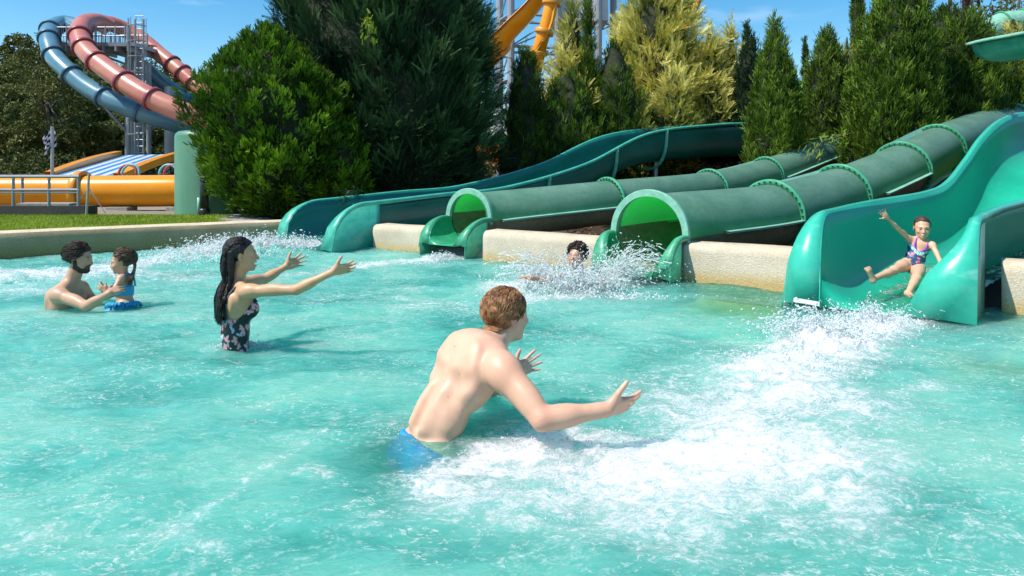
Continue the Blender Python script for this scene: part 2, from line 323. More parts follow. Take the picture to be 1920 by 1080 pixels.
def wmat():
    m, n, l, b, out = newmat('pool_water')
    g = n.new('ShaderNodeNewGeometry'); fa = n.new('ShaderNodeAttribute'); fa.attribute_name = 'foam'; cl = n.new('ShaderNodeAttribute'); cl.attribute_name = 'clear'
    def noise(s, d=5, st=(1, 1, 1), ro=.6, dist=0):
        mp = n.new('ShaderNodeMapping'); mp.inputs['Scale'].default_value = st; l.new(g.outputs['Position'], mp.inputs[0])
        t = n.new('ShaderNodeTexNoise'); t.inputs['Scale'].default_value = s; t.inputs['Detail'].default_value = d; t.inputs['Roughness'].default_value = ro; t.inputs['Distortion'].default_value = dist; l.new(mp.outputs[0], t.inputs[0]); return t.outputs[0]
    def math_(op, a, b_=None, c=None):
        q = n.new('ShaderNodeMath'); q.operation = op
        for i, v in enumerate((a, b_, c)):
            if v is None: continue
            if isinstance(v, (int, float)): q.inputs[i].default_value = v
            else: l.new(v, q.inputs[i])
        return q.outputs[0]
    def ramp(v, a, b_, c=0, d=1):
        q = n.new('ShaderNodeMapRange'); q.interpolation_type = 'SMOOTHSTEP'; l.new(v, q.inputs[0]); q.inputs[1].default_value = a; q.inputs[2].default_value = b_; q.inputs[3].default_value = c; q.inputs[4].default_value = d; return q.outputs[0]
    big = noise(.7, 6, (1, 1.6, 1), .55, .6); mid = noise(5, 8, (1, 1.5, 1), .7, 1.2); fine = noise(34, 6, (1, 1.35, 1), .72, .8); tiny = noise(110, 3)
    cr = n.new('ShaderNodeValToRGB'); e = cr.color_ramp.elements
    e[0].position = .38; e[0].color = (.045, .34, .285, 1); e[1].position = .60; e[1].color = (.22, .61, .485, 1); q = e.new(.5); q.color = (.125, .52, .43, 1)
    l.new(math_('ADD', math_('MULTIPLY', big, .72), math_('MULTIPLY', mid, .28)), cr.inputs[0])
    # foam: lacy where thin, solid where thick
    f0 = math_('MULTIPLY', fa.outputs['Fac'], .86)
    nn = math_('ADD', math_('MULTIPLY', mid, .55), math_('MULTIPLY', fine, .45))
    s1 = math_('ADD', f0, math_('MULTIPLY', math_('SUBTRACT', nn, .5), 3.8))
    solid = ramp(s1, .25, .95)
    ridge = math_('ABSOLUTE', math_('SUBTRACT', noise(3.2, 7, (1, 1.7, 1), .62, 1.4), .5)); lace = ramp(ridge, .0, .035, 1, 0)
    ptch = ramp(noise(1.1, 4, (1, 1.5, 1)), .44, .58); spk = ramp(fine, .47, .60); lacef = math_('MULTIPLY', math_('MULTIPLY', lace, ptch), math_('MULTIPLY', spk, .75))
    lac2 = math_('MULTIPLY', math_('MULTIPLY', lace, spk), ramp(fa.outputs['Fac'], .08, .4, 0, .8))
    rdg2 = math_('ABSOLUTE', math_('SUBTRACT', noise(1.5, 9, (1, 1.9, 1), .66, 2.6), .5)); swirl = math_('MULTIPLY', ramp(rdg2, 0, .04, .5, 0), math_('MULTIPLY', ramp(fine, .44, .62), ramp(noise(.9, 4, (1, 1.4, 1), .6), .40, .60)))
    specks = math_('MULTIPLY', ramp(noise(60, 3, (1, 1.3, 1), .6), .66, .74), math_('MULTIPLY', ramp(noise(1.7, 5, (1, 1.4, 1), .6), .48, .70), .6))
    foam = math_('MAXIMUM', math_('MAXIMUM', solid, math_('MAXIMUM', specks, swirl)), math_('MAXIMUM', lacef, lac2))
    milky = ramp(fa.outputs['Fac'], .05, .9, 0, .6)
    c1 = n.new('ShaderNodeMixRGB'); l.new(milky, c1.inputs[0]); l.new(cr.outputs[0], c1.inputs[1]); c1.inputs[2].default_value = (.42, .72, .66, 1)
    c2 = n.new('ShaderNodeMixRGB'); l.new(foam, c2.inputs[0]); l.new(c1.outputs[0], c2.inputs[1]); c2.inputs[2].default_value = (.88, .93, .91, 1)
    l.new(c2.outputs[0], b.inputs['Base Color'])
    b.inputs['IOR'].default_value = 1.33; l.new(ramp(foam, 0, 1, .06, .55), b.inputs['Roughness'])
    hh = math_('ADD', math_('MULTIPLY', noise(9, 5, (1, 1.7, 1), .6, 1.0), .9), math_('MULTIPLY', fine, .35)); hh = math_('ADD', hh, math_('MULTIPLY', math_('MULTIPLY', tiny, foam), .2)); hh = math_('ADD', hh, math_('MULTIPLY', foam, .22))
    bp = n.new('ShaderNodeBump'); bp.inputs['Strength'].default_value = 1.0; bp.inputs['Distance'].default_value = .05; l.new(hh, bp.inputs['Height']); l.new(bp.outputs[0], b.inputs['Normal'])
    b.inputs['Subsurface Weight'].default_value = .93; b.inputs['Subsurface Radius'].default_value = (.5, 1, .9); b.inputs['Subsurface Scale'].default_value = .9; l.new(ramp(foam, 0, 1, .96, .6), b.inputs['Subsurface Weight'])
    tr = n.new('ShaderNodeBsdfTransparent'); tr.inputs[0].default_value = (.55, .93, .86, 1); ms = n.new('ShaderNodeMixShader')
    fac = math_('MULTIPLY', cl.outputs['Fac'], math_('SUBTRACT', 1.0, foam))
    l.new(fac, ms.inputs[0]); l.new(b.outputs[0], ms.inputs[1]); l.new(tr.outputs[0], ms.inputs[2]); l.new(ms.outputs[0], out.inputs[0])
    return m
m_water = wmat()
def clearf(x, y):
    d = np.where(x > CORN[0], 6.81-(x*.58+y*.814), 9)       # distance from the right wall
    c = .14+.40*np.exp(-(d/.55)**2)*sstep(-2, 1, x)
    for px, py, w, s in ((785, 850, .26, .62), (1380, 570, .5, .55), (1880, 690, .35, .3), (445, 675, .16, .15), (1800, 620, .35, .15)):
        q = PW(px, py); c = c+s*np.exp(-((x-q[0])**2+(y-q[1])**2)/w**2)
    return np.clip(c, 0, .75)
# fine sheet where the camera looks, rings of coarser sheet round it
fx0, fx1, fy0, fy1 = -7.5, 5.5, 1.5, 11.7
V = []; Fc = []; A = []; C = []; off = 0
for (x0, x1, y0, y1, st) in ((fx0, fx1, fy0, fy1, .02), (-16, fx0, -3, fy1, .17), (fx1, 14, -3, fy1, .17), (fx0, fx1, -3, fy0, .10)):
    nxs = int(round((x1-x0)/st))+1; nys = int(round((y1-y0)/st))+1
    X, Y = np.meshgrid(np.linspace(x0, x1, nxs), np.linspace(y0, y1, nys)); fo = foamf(X, Y)
    Z = wheight(X, Y, fo)
    V.append(np.stack([X, Y, Z], -1).reshape(-1, 3)); A.append(fo.ravel()); C.append(clearf(X, Y).ravel())
    g = gridfaces(nxs, nys); cx = X.ravel()[g].mean(1); cy = Y.ravel()[g].mean(1); g = g[cy < ypool(cx)+.25]
    Fc.append(g+off); off += nxs*nys
water = mk('pool_water', np.vstack(V), np.vstack(Fc), m_water, attrs={'foam': np.concatenate(A), 'clear': np.concatenate(C)}); props(water, kind='structure')
# sandy ledge under water beside the wall
m_ledge = pmat('ochre_ledge', (.50, .36, .08), (.66, .50, .16), 5, .8)
a = edge(1150); b = edge(2300)
o = MB(); q = WN*.9; o.add([(*(a-q), -.35), (*(b-q), -.35), (*(b+WN*.05), -.16), (*(a+WN*.05), -.16), (*(a-q), -1.04), (*(b-q), -1.04)], [(0, 1, 2, 3), (0, 4, 5, 1)])
props(o.build('pool_ledge', m_ledge), kind='structure')
# ------------------------------------------------------------------ slides
def frame(path):
    T = np.gradient(path, axis=0); T /= np.linalg.norm(T, axis=1)[:, None]
    R = np.cross(T, [0, 0, 1.]); R /= np.linalg.norm(R, axis=1)[:, None]; U = np.cross(R, T); return T, R, U
def glassfibre(name, c1, c2, rough=.3, scale=1.6, bump=.05, trl=None, trlw=0, coat=.3, fine=.05, streak=True, ramp=(.3, .7)):
    return pmat(name, c1, c2, scale, rough, .12, bump=bump, bscale=18, coat=coat, trl=trl, trlw=trlw, stretch=(1, 1, 1.8) if streak else (1, 1, 1), fine=fine, ramp=ramp)
m_tube = glassfibre('faded_green_tube', (.115, .25, .185), (.19, .345, .265), .42, 2.2, trl=(.015, .62, .07), trlw=.34, coat=.05, fine=.10, bump=.12)
m_under = glassfibre('shade_toned_underside', (.13, .145, .085), (.22, .20, .12), .5, 3, coat=0, fine=.2)  # shade and ground reflection below the seam put into the olive colour
m_flange = glassfibre('green_flange', (.03, .26, .13), (.07, .36, .20), .45, 5, fine=.15)
m_seam = glassfibre('pale_seam', (.16, .42, .30), (.26, .52, .40), .5, 6)
m_ringface = glassfibre('pale_ring_face', (.15, .40, .28), (.26, .51, .39), .5, 7, fine=.12)
m_bolt = pmat('dark_bolt', (.03, .05, .04), (.06, .08, .06), 20, .5, metal=.5)
m_chute = glassfibre('chute_green', (.02, .26, .12), (.05, .36, .19), .25, 3, fine=.1)
m_s4 = glassfibre('teal_flume', (.010, .34, .215), (.020, .44, .29), .36, 1.1, coat=.08, bump=.03, fine=.04, trl=(.0, .55, .33), trlw=.10); m_s4.node_tree.nodes['Principled BSDF'].inputs['Specular IOR Level'].default_value = .22
m_s4lip = glassfibre('teal_lip', (.04, .44, .31), (.42, .70, .62), .3, 4, fine=.05, ramp=(.60, .92))
m_s4out = glassfibre('grey_teal_side', (.10, .20, .15), (.16, .30, .22), .55, 4, fine=.15)  # greyer and darker than the channel, for the outer side panels
m_s1 = glassfibre('dark_teal_flume', (.004, .125, .095), (.010, .19, .15), .32, 1.4, coat=.05, trl=(0, .3, .3), trlw=.06)
m_s1lip = glassfibre('dark_teal_lip', (.025, .34, .24), (.09, .47, .35), .4, 6)
m_steel = pmat('galvanised_steel', (.34, .36, .37), (.48, .50, .50), 8, .45, metal=.6)
m_conc = pmat('footing_concrete', (.28, .27, .24), (.42, .40, .36), 6, .9, bump=.4)

def flume(t, side_pts, side, W, D, s0, g, skirt, m_in, m_lip, m_out, flo=(0, 0), D1=None, fw=.07, step=.06, solid=.012, power=.75, fin=True, bodyname='channel'):
    """open channel; side_pts = rim on one side ('L'/'R' looking uphill), from the mouth up"""
    p, s = resample(catmull(side_pts, 14), step); T, R, U = frame(p)
    Tm = np.gradient(p[:, :2], axis=0); Tm /= np.linalg.norm(Tm, axis=1)[:, None]; R2 = np.stack([Tm[:, 1], -Tm[:, 0], 0*Tm[:, 0]], 1)
    cen = p+R2*(W/2)*(1 if side == 'L' else -1)
    hf = np.sqrt(np.clip(1-(1-np.clip(s/s0, 0, 1))**2, 0, 1)) if s0 else np.ones(len(s))
    g = g if isinstance(g, tuple) else (g, g); e_ = (1-np.clip(s/s0, 0, 1))**1.6 if s0 else 0*s; inw = {-1: g[0]*e_, 1: g[1]*e_**2.7}; fwo = {-1: fw+flo[0]*e_, 1: fw+flo[1]*e_}; Ds = D+((D1 or D)-D)*sstep(.3, .9, s/s[-1])
    A = np.linspace(math.pi, 2*math.pi, 25); V = []; k = len(A)
    for i in range(len(p)):
        for a in A:
            c_, s_ = math.cos(a), math.sin(a); hw = W/2-inw[-1 if c_ < 0 else 1][i]; x = hw*np.sign(c_)*abs(c_)**power; z = -Ds[i]*abs(s_)**power
            z = -Ds[i]+(z+Ds[i])*hf[i]; V.append(cen[i]+R2[i]*x+np.array([0, 0, z]))
    o = mk(bodyname, V, [(i*k+j, (i+1)*k+j, (i+1)*k+j+1, i*k+j+1) for i in range(len(p)-1) for j in range(k-1)], m_in, t)
    if solid: md = o.modifiers.new('thick', 'SOLIDIFY'); md.thickness = solid; md.offset = -1
    for sg in (-1, 1):
        L = []
        for i in range(len(p)):
            z = -Ds[i]+Ds[i]*hf[i]; L.append(cen[i]+R2[i]*sg*(W/2-inw[sg][i]-.004)+np.array([0, 0, z+.003]))
            mid = .5*(W/2-inw[sg][i])+.5*(W/2+fwo[sg][i]); L.append(cen[i]+R2[i]*sg*mid+np.array([0, 0, z+.018]))
            L.append(cen[i]+R2[i]*sg*(W/2+fwo[sg][i])+np.array([0, 0, z+.004])); L.append(cen[i]+R2[i]*sg*(W/2+fwo[sg][i]+.004)+np.array([0, 0, z-.045]))
        q = mk('rim', L, [(i*4+j, (i+1)*4+j, (i+1)*4+j+1, i*4+j+1) for i in range(len(p)-1) for j in range(3)], m_lip, t)
        md = q.modifiers.new('thick', 'SOLIDIFY'); md.thickness = .008; md.offset = -1 if sg < 0 else 1
        if skirt:
            S = []; ii = [i for i in range(len(p)) if s[i] <= skirt]
            for i in ii:
                z = -Ds[i]+Ds[i]*hf[i]; S.append(cen[i]+R2[i]*sg*(W/2+fwo[sg][i]-.012)+np.array([0, 0, z-.01])); e = cen[i]+R2[i]*sg*(W/2+fwo[sg][i]-.02); S.append(np.array([e[0], e[1], -.5]))
            q = mk('side_panel', S, [(2*i, 2*i+2, 2*i+3, 2*i+1) for i in range(len(ii)-1)], m_out, t); md = q.modifiers.new('thick', 'SOLIDIFY'); md.thickness = .012
    return cen, s, R2

def ringmesh(c, T, R, U, r0, r1, th, a0=0, a1=2*math.pi, n=48):
    m = MB(); V = []
    A = np.linspace(a0, a1, n+1)
    for a in A:
        e = R*math.cos(a)+U*math.sin(a)
        for (r, d) in ((r0, -th/2), (r1-.006, -th/2), (r1, -th/2+.006), (r1, th/2-.006), (r1-.006, th/2), (r0, th/2)): V.append(c+e*r+T*d)
    m.add(V, [(i*6+j, (i+1)*6+j, (i+1)*6+(j+1) % 6, i*6+(j+1) % 6) for i in range(n) for j in range(6)]); return m
def tube_slide(t, cpts, r, flanges, seams, m, fl=.07, mouth=True, step=.08, mf=None, bolts=True, names=('tube_section', 'flange', 'bolt_row', 'seam_strip'), nseg=40, overlap=0):
    """cpts centre line; flanges = control indices that carry a ring"""
    dense = catmull(cpts, 16); idx = [f*16 for f in flanges]; T, R, U = frame(dense)
    cuts = [0]+idx+[len(dense)-1]
    cuts = sorted(set(cuts))
    for a, b in zip(cuts[:-1], cuts[1:]):
        ii = list(range(a, b+1)); sa = [g_[2] for g_ in seams if g_[0]*16 < (a+b)/2 < g_[1]*16]; sa = sa[0] if sa else -6
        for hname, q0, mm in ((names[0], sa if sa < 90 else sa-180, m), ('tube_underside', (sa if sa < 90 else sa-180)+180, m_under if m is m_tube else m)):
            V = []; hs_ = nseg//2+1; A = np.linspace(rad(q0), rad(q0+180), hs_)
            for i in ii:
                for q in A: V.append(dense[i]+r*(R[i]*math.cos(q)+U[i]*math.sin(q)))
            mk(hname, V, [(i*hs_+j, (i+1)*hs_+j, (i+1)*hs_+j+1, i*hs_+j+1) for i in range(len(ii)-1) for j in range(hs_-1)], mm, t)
    for i in idx:
        fo = ringmesh(dense[i], T[i], R[i], U[i], r-.01, r+fl, .05).build(names[1], mf or m_flange, t, True)
        if bolts:
            for q in np.linspace(rad(-28), rad(150), 18):
                e = R[i]*math.cos(q)+U[i]*math.sin(q); c = dense[i]+e*(r+fl*.5)
                MB().tube([c-T[i]*.045, c+T[i]*.045], .012, 6).build('bolt', m_bolt, fo)
    for (a, b, ang) in seams:                     # control index a..b, seam angle in degrees (0 = right side looking uphill)
        for q in (rad(ang), rad(ang+180)):
            V = []; ii = list(range(int(a*16), int(b*16)+1))
            for i in ii:
                e = R[i]*math.cos(q)+U[i]*math.sin(q); n_ = -R[i]*math.sin(q)+U[i]*math.cos(q)
                for (rr, dd) in ((r-.01, .011), (r+fl, .011), (r+fl, -.011), (r-.01, -.011)): V.append(dense[i]+e*rr+n_*dd)
            mk(names[3], V, [(i*4+j, (i+1)*4+j, (i+1)*4+(j+1) % 4, i*4+(j+1) % 4) for i in range(len(ii)-1) for j in range(4)], m_seam if mf is None else mf, t, smooth=False)
    return dense, T, R, U
def mouth(t, c, T, r, s0, g, skirt, back=.02):
    T2 = nrm([T[0], T[1], 0]); R = np.array([T2[1], -T2[0], 0]); U = np.array([0, 0, 1.])
    ringmesh(c, T2, R, U, r-.012, r+.062, .05, rad(-12), rad(192), 96).build('mouth_ring', m_ringface, t, False)
    ln = s0+.12; L = c-R*r-T2*ln
    flume(t, [L, L+T2*ln*.5, L+T2*(ln+back)], 'L', 2*r, r, s0, g, skirt, m_chute, m_flange, m_flange, fw=.06, step=.03, power=1.0, bodyname='exit_chute')
# wide teal flume with the girl
t = thing('open_water_slide', 'wide bright teal open slide at the right with the girl sliding out of it', 'water slide', (2.6, 5.8, 0))
A4 = [(2.55, 5.82, .77), (2.96, 6.33, .775), (3.78, 7.2, .81), (5.1, 8.4, .865), (5.77, 9, .975), (6.48, 9.7, 1.28), (7.12, 10.3, 1.63), (7.9, 11, 1.93), (9, 12, 2.12), (10.6, 13.4, 2.2)]
cen4, s4, R4 = flume(t, A4, 'L', 1.10, .77, .56, (.06, .42), .80, m_s4, m_s4lip, m_s4out, flo=(.17, 0), fw=.07)
m_paper = pmat('white_sticker', (.72, .72, .70), (.80, .80, .78), 9, .5)
# sticker on the left lip with small dark lettering
def text(body, size, m, loc, ax, parent, name):
    cu = bpy.data.curves.new(name, 'FONT'); cu.body = body; cu.size = size; cu.extrude = .0008; cu.align_x = 'CENTER'; cu.align_y = 'CENTER'
    o = bpy.data.objects.new(name, cu); scene.collection.objects.link(o); o.data.materials.append(m)
    M = Matrix(((ax[0][0], ax[1][0], ax[2][0], 0), (ax[0][1], ax[1][1], ax[2][1], 0), (ax[0][2], ax[1][2], ax[2][2], 0), (0, 0, 0, 1)))
    dg = bpy.context.evaluated_depsgraph_get(); me = bpy.data.meshes.new_from_object(o.evaluated_get(dg)); bpy.data.objects.remove(o)
    ob = bpy.data.objects.new(name, me); scene.collection.objects.link(ob); ob.parent = parent
    ob.matrix_local = Matrix.Translation(Vector([float(v) for v in (np.array(loc)-BASE[parent])])) @ M; BASE[ob] = BASE[parent]; return ob
sk_ = P(1512, 566, 5.62); ax_ = [nrm([.80, -.60, -.06]), nrm([.05, .1, 1]), None]; ax_[2] = nrm(np.cross(ax_[0], ax_[1])); ax_[1] = np.cross(ax_[2], ax_[0])
MB().box(sk_, (.20, .035, .006), ax=ax_).build('sticker', m_paper, t)
for u in (-.045, -.005, .03, .06): MB().box(sk_+ax_[0]*u+ax_[2]*-.0045, (.022, .008, .002), ax=ax_).build('lettering', pmat('grey_ink', (.25, .26, .28), None, 3, .6), t)
# thin sheet of running water on the slide floor
def runwater(cen, s, R2, W, z0, s_a, s_b, name, label, t, m, D, amp=.02, bank=.6):
    ii = [i for i in range(len(s)) if s_a <= s[i] <= s_b]; k = 33; V = []; fo = []
    for i in ii:
        for x in np.linspace(-1, 1, k):
            q = cen[i]+R2[i]*x*W; zz = -D*abs(math.sqrt(max(0, 1-(x*W/bank)**2)))**.75 if bank else -D
            h = z0+amp*float(vn(q[0]*9, q[1]*9, 3))+.6*amp*float(vn(q[0]*25, q[1]*25, 3)); V.append(np.array([q[0], q[1], q[2]-D+h])); fo.append(max(0, .35+.5*float(fbm(q[0]*2.5, q[1]*2.5, 7))+.45*sstep(.55, 1., abs(x))))
    o = mk(name, V, [(i*k+j, (i+1)*k+j, (i+1)*k+j+1, i*k+j+1) for i in range(len(ii)-1) for j in range(k-1)], m, t, attrs={'foam': np.array(fo), 'clear': np.full(len(fo), .82)})
    return o
runwater(cen4, s4, R4, .50, .035, .12, 4.6, 'running_water', '', t, m_water, .77, bank=.62)
# big tube slide
m_dark = pmat('dark_inside', (.02, .05, .04), None, 3, .8)
C2 = [(1.50, 7.47, .455), (1.95, 7.92, .47), (3.42, 9.0, .53), (4.9, 10.2, .74), (6.5, 11.4, 1.12), (7.85, 12.6, 1.48), (9.5, 14.0, 1.86), (11.1, 15.2, 2.1), (13, 17, 2.5)]
t = thing('tube_slide', 'larger faded green tube slide, its round mouth right of the splashing swimmer', 'water slide', (1.5, 7.47, 0), 'green tube slides')
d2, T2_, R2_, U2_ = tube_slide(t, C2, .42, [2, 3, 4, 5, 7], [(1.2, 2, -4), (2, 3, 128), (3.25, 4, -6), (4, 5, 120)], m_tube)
mouth(t, d2[0], d2[6]-d2[0], .42, .30, .14, .27)
for px, k in ((0, 2), (0, 4)):
    c = np.array(C2[k]); mb = MB(); mb.box((c[0]+.1, c[1]+.1, (c[2]-.42+ground(c[0], c[1]))/2), (.3, .3, max(.1, c[2]-.42-ground(c[0], c[1])+.06)), .7); mb.build('footing', m_conc, t)
C1 = [(-.59, 9.36, .49), (-.22, 9.72, .50), (1.48, 10.5, .63), (3.53, 12.2, .75), (5.07, 13.6, .99), (6.9, 15, 1.46), (8.4, 16.2, 1.75), (10.5, 18, 2.2)]
t = thing('tube_slide', 'smaller faded green tube slide, its mouth left of the splashing swimmer', 'water slide', (-.59, 9.36, 0), 'green tube slides')
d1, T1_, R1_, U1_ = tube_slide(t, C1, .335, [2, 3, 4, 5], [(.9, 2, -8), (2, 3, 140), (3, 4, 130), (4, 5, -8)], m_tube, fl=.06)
mouth(t, d1[0], d1[6]-d1[0], .335, .46, .11, .50)
# dark teal open slide at the left of the row
t = thing('open_water_slide', 'dark teal open slide ending beside the thuja bushes, climbing behind the tube slides', 'water slide', (-2.6, 9.45, 0))
A1 = [(-2.58, 9.40, .655), (-2.13, 9.92, .66), (-1.12, 11, .745), (-.09, 12, .83), (1.42, 13.5, 1.23), (2.99, 15, 1.91), (4.9, 16.5, 2.19), (6.1, 17.3, 2.27), (8.2, 18.3, 2.32)]
cen1, s1_, R1b = flume(t, A1, 'R', 1.15, .64, .66, .12, .95, m_s1, m_s1lip, m_s1lip, flo=(.1, .1), D1=.86, fw=.06, step=.09)
for i in (55, 78, 100):
    if i < len(cen1):
        c = cen1[i]; g = float(ground(c[0], c[1])); mb = MB(); mb.tube([(c[0], c[1], g), (c[0], c[1], c[2]-.62)], .05, 10); mb.build('support_post', m_steel, t); MB().box((c[0], c[1]-.1, g+.1), (.55, .4, .3), .8).build('footing', m_conc, t)
for i in (28, 52, 76, 96):      # joint collars round the channel
    if i < len(cen1):
        V = []; k = 21; A = np.linspace(math.pi, 2*math.pi, k); W, D = 1.15, (.64, .70, .84, .86)[(28, 52, 76, 96).index(i)]
        for dt in (-.025, .025):
            for rr in (.0, .05):
                for a in A:
                    T = nrm(cen1[i+1]-cen1[i]); c_, s_ = math.cos(a), math.sin(a)
                    V.append(cen1[i]+T*dt+R1b[i]*(W/2+.014+rr)*np.sign(c_)*abs(c_)**.75+np.array([0, 0, -(D+.014+rr)*abs(s_)**.75]))
        f = []
        for j in range(k-1):
            f += [(j, j+1, k+j+1, k+j), (2*k+j, 2*k+j+1, 3*k+j+1, 3*k+j), (k+j, k+j+1, 3*k+j+1, 3*k+j)]
        mk('joint_collar', V, f, m_s1lip, t)
# slides further up the slope
t = thing('open_water_slide', 'far green open slide glimpsed between the pointed conifers behind', 'water slide', P(1365, 212, 20.))
q = [P(1352, 219, 19.3), P(1395, 217, 19.6), P(1445, 214, 20.2), P(1520, 210, 21), P(1640, 202, 22.5)]
flume(t, q, 'R', 1.3, .6, 0, 0, 0, m_s4, m_s4lip, m_s4out, step=.15)
q = [P(1372, 190, 23), P(1430, 189, 23.2), P(1500, 180, 23.5), P(1600, 176, 24)]
t = thing('open_water_slide', 'high green slide edge seen in the gap between two cypresses', 'water slide', P(1490, 165, 22.))
q2 = [P(1478, 160, 21.6), P(1500, 156, 21.8), P(1540, 150, 22.2), P(1620, 140, 23)]
flume(t, q2, 'R', 1.3, .5, 0, 0, 0, m_s4, m_s4lip, m_s4, step=.15)
mb = MB(); c = P(1508, 175, 22.3); g = float(ground(c[0], c[1])); mb.tube([(c[0], c[1], g), (c[0], c[1], c[2]+.1)], .14, 12); mb.build('support_post', m_steel, t)
mb = MB(); V = [P(1366, 215, 20.9), P(1385, 191, 21.2), P(1440, 190, 21.3), P(1440, 215, 21.0)]
t2 = thing('slide_end_wall', 'teal sloped end panel behind the dark teal slide near the first cypress', 'slide panel', P(1366, 230, 20.9))
mb.add(V+[v+np.array([0, .04, 0]) for v in V], [(0, 1, 2, 3), (7, 6, 5, 4), (0, 4, 5, 1), (1, 5, 6, 2), (2, 6, 7, 3), (3, 7, 4, 0)]); mb.build('panel', m_s1lip, t2)
mb = MB(); mb.box((V[0]+V[3])/2+np.array([.4, .02, -1.1]), (.1, .1, 2.2)); mb.build('support_post', m_steel, t2)
t = thing('open_water_slide', 'green slide end jutting in at the top right corner above the tubes', 'water slide', P(1990, 310, 9.5))
q = [P(1823, 84, 11.4), P(1850, 77, 11.1), P(1900, 68, 10.6), P(1990, 52, 9.8), P(2100, 40, 9)]
flume(t, [np.array(v)+np.array([0, 0, .02]) for v in q], 'R', 1.0, .30, 0, 0, 0, m_s1lip, m_ringface, m_s1, fw=.12, step=.1)
c = P(2100, 40, 9.3); MB().tube([(c[0], c[1], 0), (c[0], c[1], c[2])], .12, 12).build('support_post', m_steel, t)
t = thing('tube_slide', 'far pale green tube slide above the trees in the top right corner', 'water slide', P(1860, 300, 26))
tube_slide(t, [P(1850, 62, 26), P(1880, 44, 26), P(1915, 40, 26), P(1990, 35, 26)], .42, [1, 2], [], m_ringface, bolts=False)
for px in (1853, 1950):
    c = P(px, 60, 26.2); MB().tube([(c[0], c[1], 1.5), (c[0], c[1], c[2])], .1, 10).build('support_post', m_steel, t)

# ------------------------------------------------------------------ left background: slide tower and friends
def plain_tube(t, pts, r, m, joints, mf, nseg=28, seam=None):
    d, s = resample(catmull(pts, 12), .35); T, R, U = frame(d); V = []; A = np.linspace(0, 2*math.pi, nseg, endpoint=False)
    for i in range(len(d)):
        for q in A: V.append(d[i]+r*(R[i]*math.cos(q)+U[i]*math.sin(q)))
    mk('tube', V, [(i*nseg+j, (i+1)*nseg+j, (i+1)*nseg+(j+1) % nseg, i*nseg+(j+1) % nseg) for i in range(len(d)-1) for j in range(nseg)], m, t)
    for fr in joints:
        i = min(len(d)-1, int(fr*len(d))); ringmesh(d[i], T[i], R[i], U[i], r-.02, r+.11, .16, n=28).build('joint_collar', mf, t, True)
    if seam is not None:
        q = rad(seam); V = []
        for i in range(len(d)):
            e = R[i]*math.cos(q)+U[i]*math.sin(q); n_ = -R[i]*math.sin(q)+U[i]*math.cos(q)
            for (rr, dd) in ((r-.02, .04), (r+.10, .04), (r+.10, -.04), (r-.02, -.04)): V.append(d[i]+e*rr+n_*dd)
        mk('seam_strip', V, [(i*4+j, (i+1)*4+j, (i+1)*4+(j+1) % 4, i*4+(j+1) % 4) for i in range(len(d)-1) for j in range(4)], mf, t, smooth=False)
m_blue = glassfibre('faded_blue_tube', (.055, .17, .25), (.13, .29, .36), .32, .35, coat=.15)
m_blued = glassfibre('dark_blue_collar', (.03, .10, .17), (.06, .15, .22), .4, 2)
m_red = glassfibre('faded_red_tube', (.42, .09, .10), (.56, .25, .15), .32, .3, coat=.15)
m_redd = glassfibre('dark_red_collar', (.22, .03, .05), (.32, .07, .08), .4, 2)
m_tow = pmat('painted_grey_steel', (.24, .26, .29), (.34, .36, .38), .8, .5, metal=.2)
m_or = glassfibre('orange_tube', (.74, .23, .004), (.82, .33, .012), .3, .8, coat=.15)
m_or.node_tree.nodes['Principled BSDF'].inputs['Specular IOR Level'].default_value = .25
m_ord = glassfibre('orange_collar', (.62, .22, .01), (.72, .32, .02), .4, 2)
t = thing('slide_tower', 'tall grey steel tower with a railed deck, carrying the blue and the red tube slides', 'slide tower', P(250, 325, 41))
D0 = P(115, 90, 41); D1 = P(272, 82, 41); zd = D0[2]
dk = MB(); dk.box(((D0[0]+D1[0])/2, 41, zd), (D1[0]-D0[0]+.2, 2.6, .22)); 
for k in range(7): dk.box((D0[0]+.4+k*.72, 41, zd-.25), (.12, 2.6, .3))
dk.build('deck', m_tow, t)
cx = P(248, 0, 41)[0]; MB().box((cx, 41.2, zd/2+.2), (.85, .5, zd-.2)).build('column', m_tow, t)
for px, r, top in ((279, .14, 118), (241, .12, 50), (318, .30, 163)):
    c = P(px, top, 40.6); b = MB(); b.tube([(c[0], c[1], .5), (c[0], c[1], c[2])], r, 14); b.build('post', m_tow, t)
rl = MB(); zt = P(0, 52, 39.9)[2]
for (xa, xb, y) in ((D0[0], D1[0]-.5, 39.75), (D0[0], D1[0]-.5, 42.2)):
    rl = MB()
    for z in (zt, (zt+zd)/2): rl.tube([(xa, y, z), (xb, y, z)], .04, 6)
    for x in np.linspace(xa, xb, 9): rl.tube([(x, y, zd), (x, y, zt+.1)], .045, 6)
    for x in np.linspace(xa, xb, 34): rl.tube([(x, y, zd), (x, y, zt)], .014, 4)
    rl.build('railing', m_tow, t)
ld = MB(); lx = P(263, 0, 40)[0]
for dx in (-.25, .25): ld.tube([(lx+dx, 39.9, .6), (lx+dx, 39.9, zt+.5)], .05, 6)
for z in np.arange(.8, zt+1, .38): ld.tube([(lx-.25, 39.9, z), (lx+.25, 39.9, z)], .03, 5)
for z in np.arange(3, zt+.6, .9): ld.tube([(lx+.5*math.cos(a), 39.7-.45*math.sin(a), z) for a in np.linspace(0, math.pi, 9)], .035, 5)
for a in np.linspace(0, math.pi, 6): ld.tube([(lx+.5*math.cos(a), 39.7-.45*math.sin(a), 3), (lx+.5*math.cos(a), 39.7-.45*math.sin(a), zt+.5)], .022, 4)
ld.build('caged_ladder', m_tow, t)
br = MB()
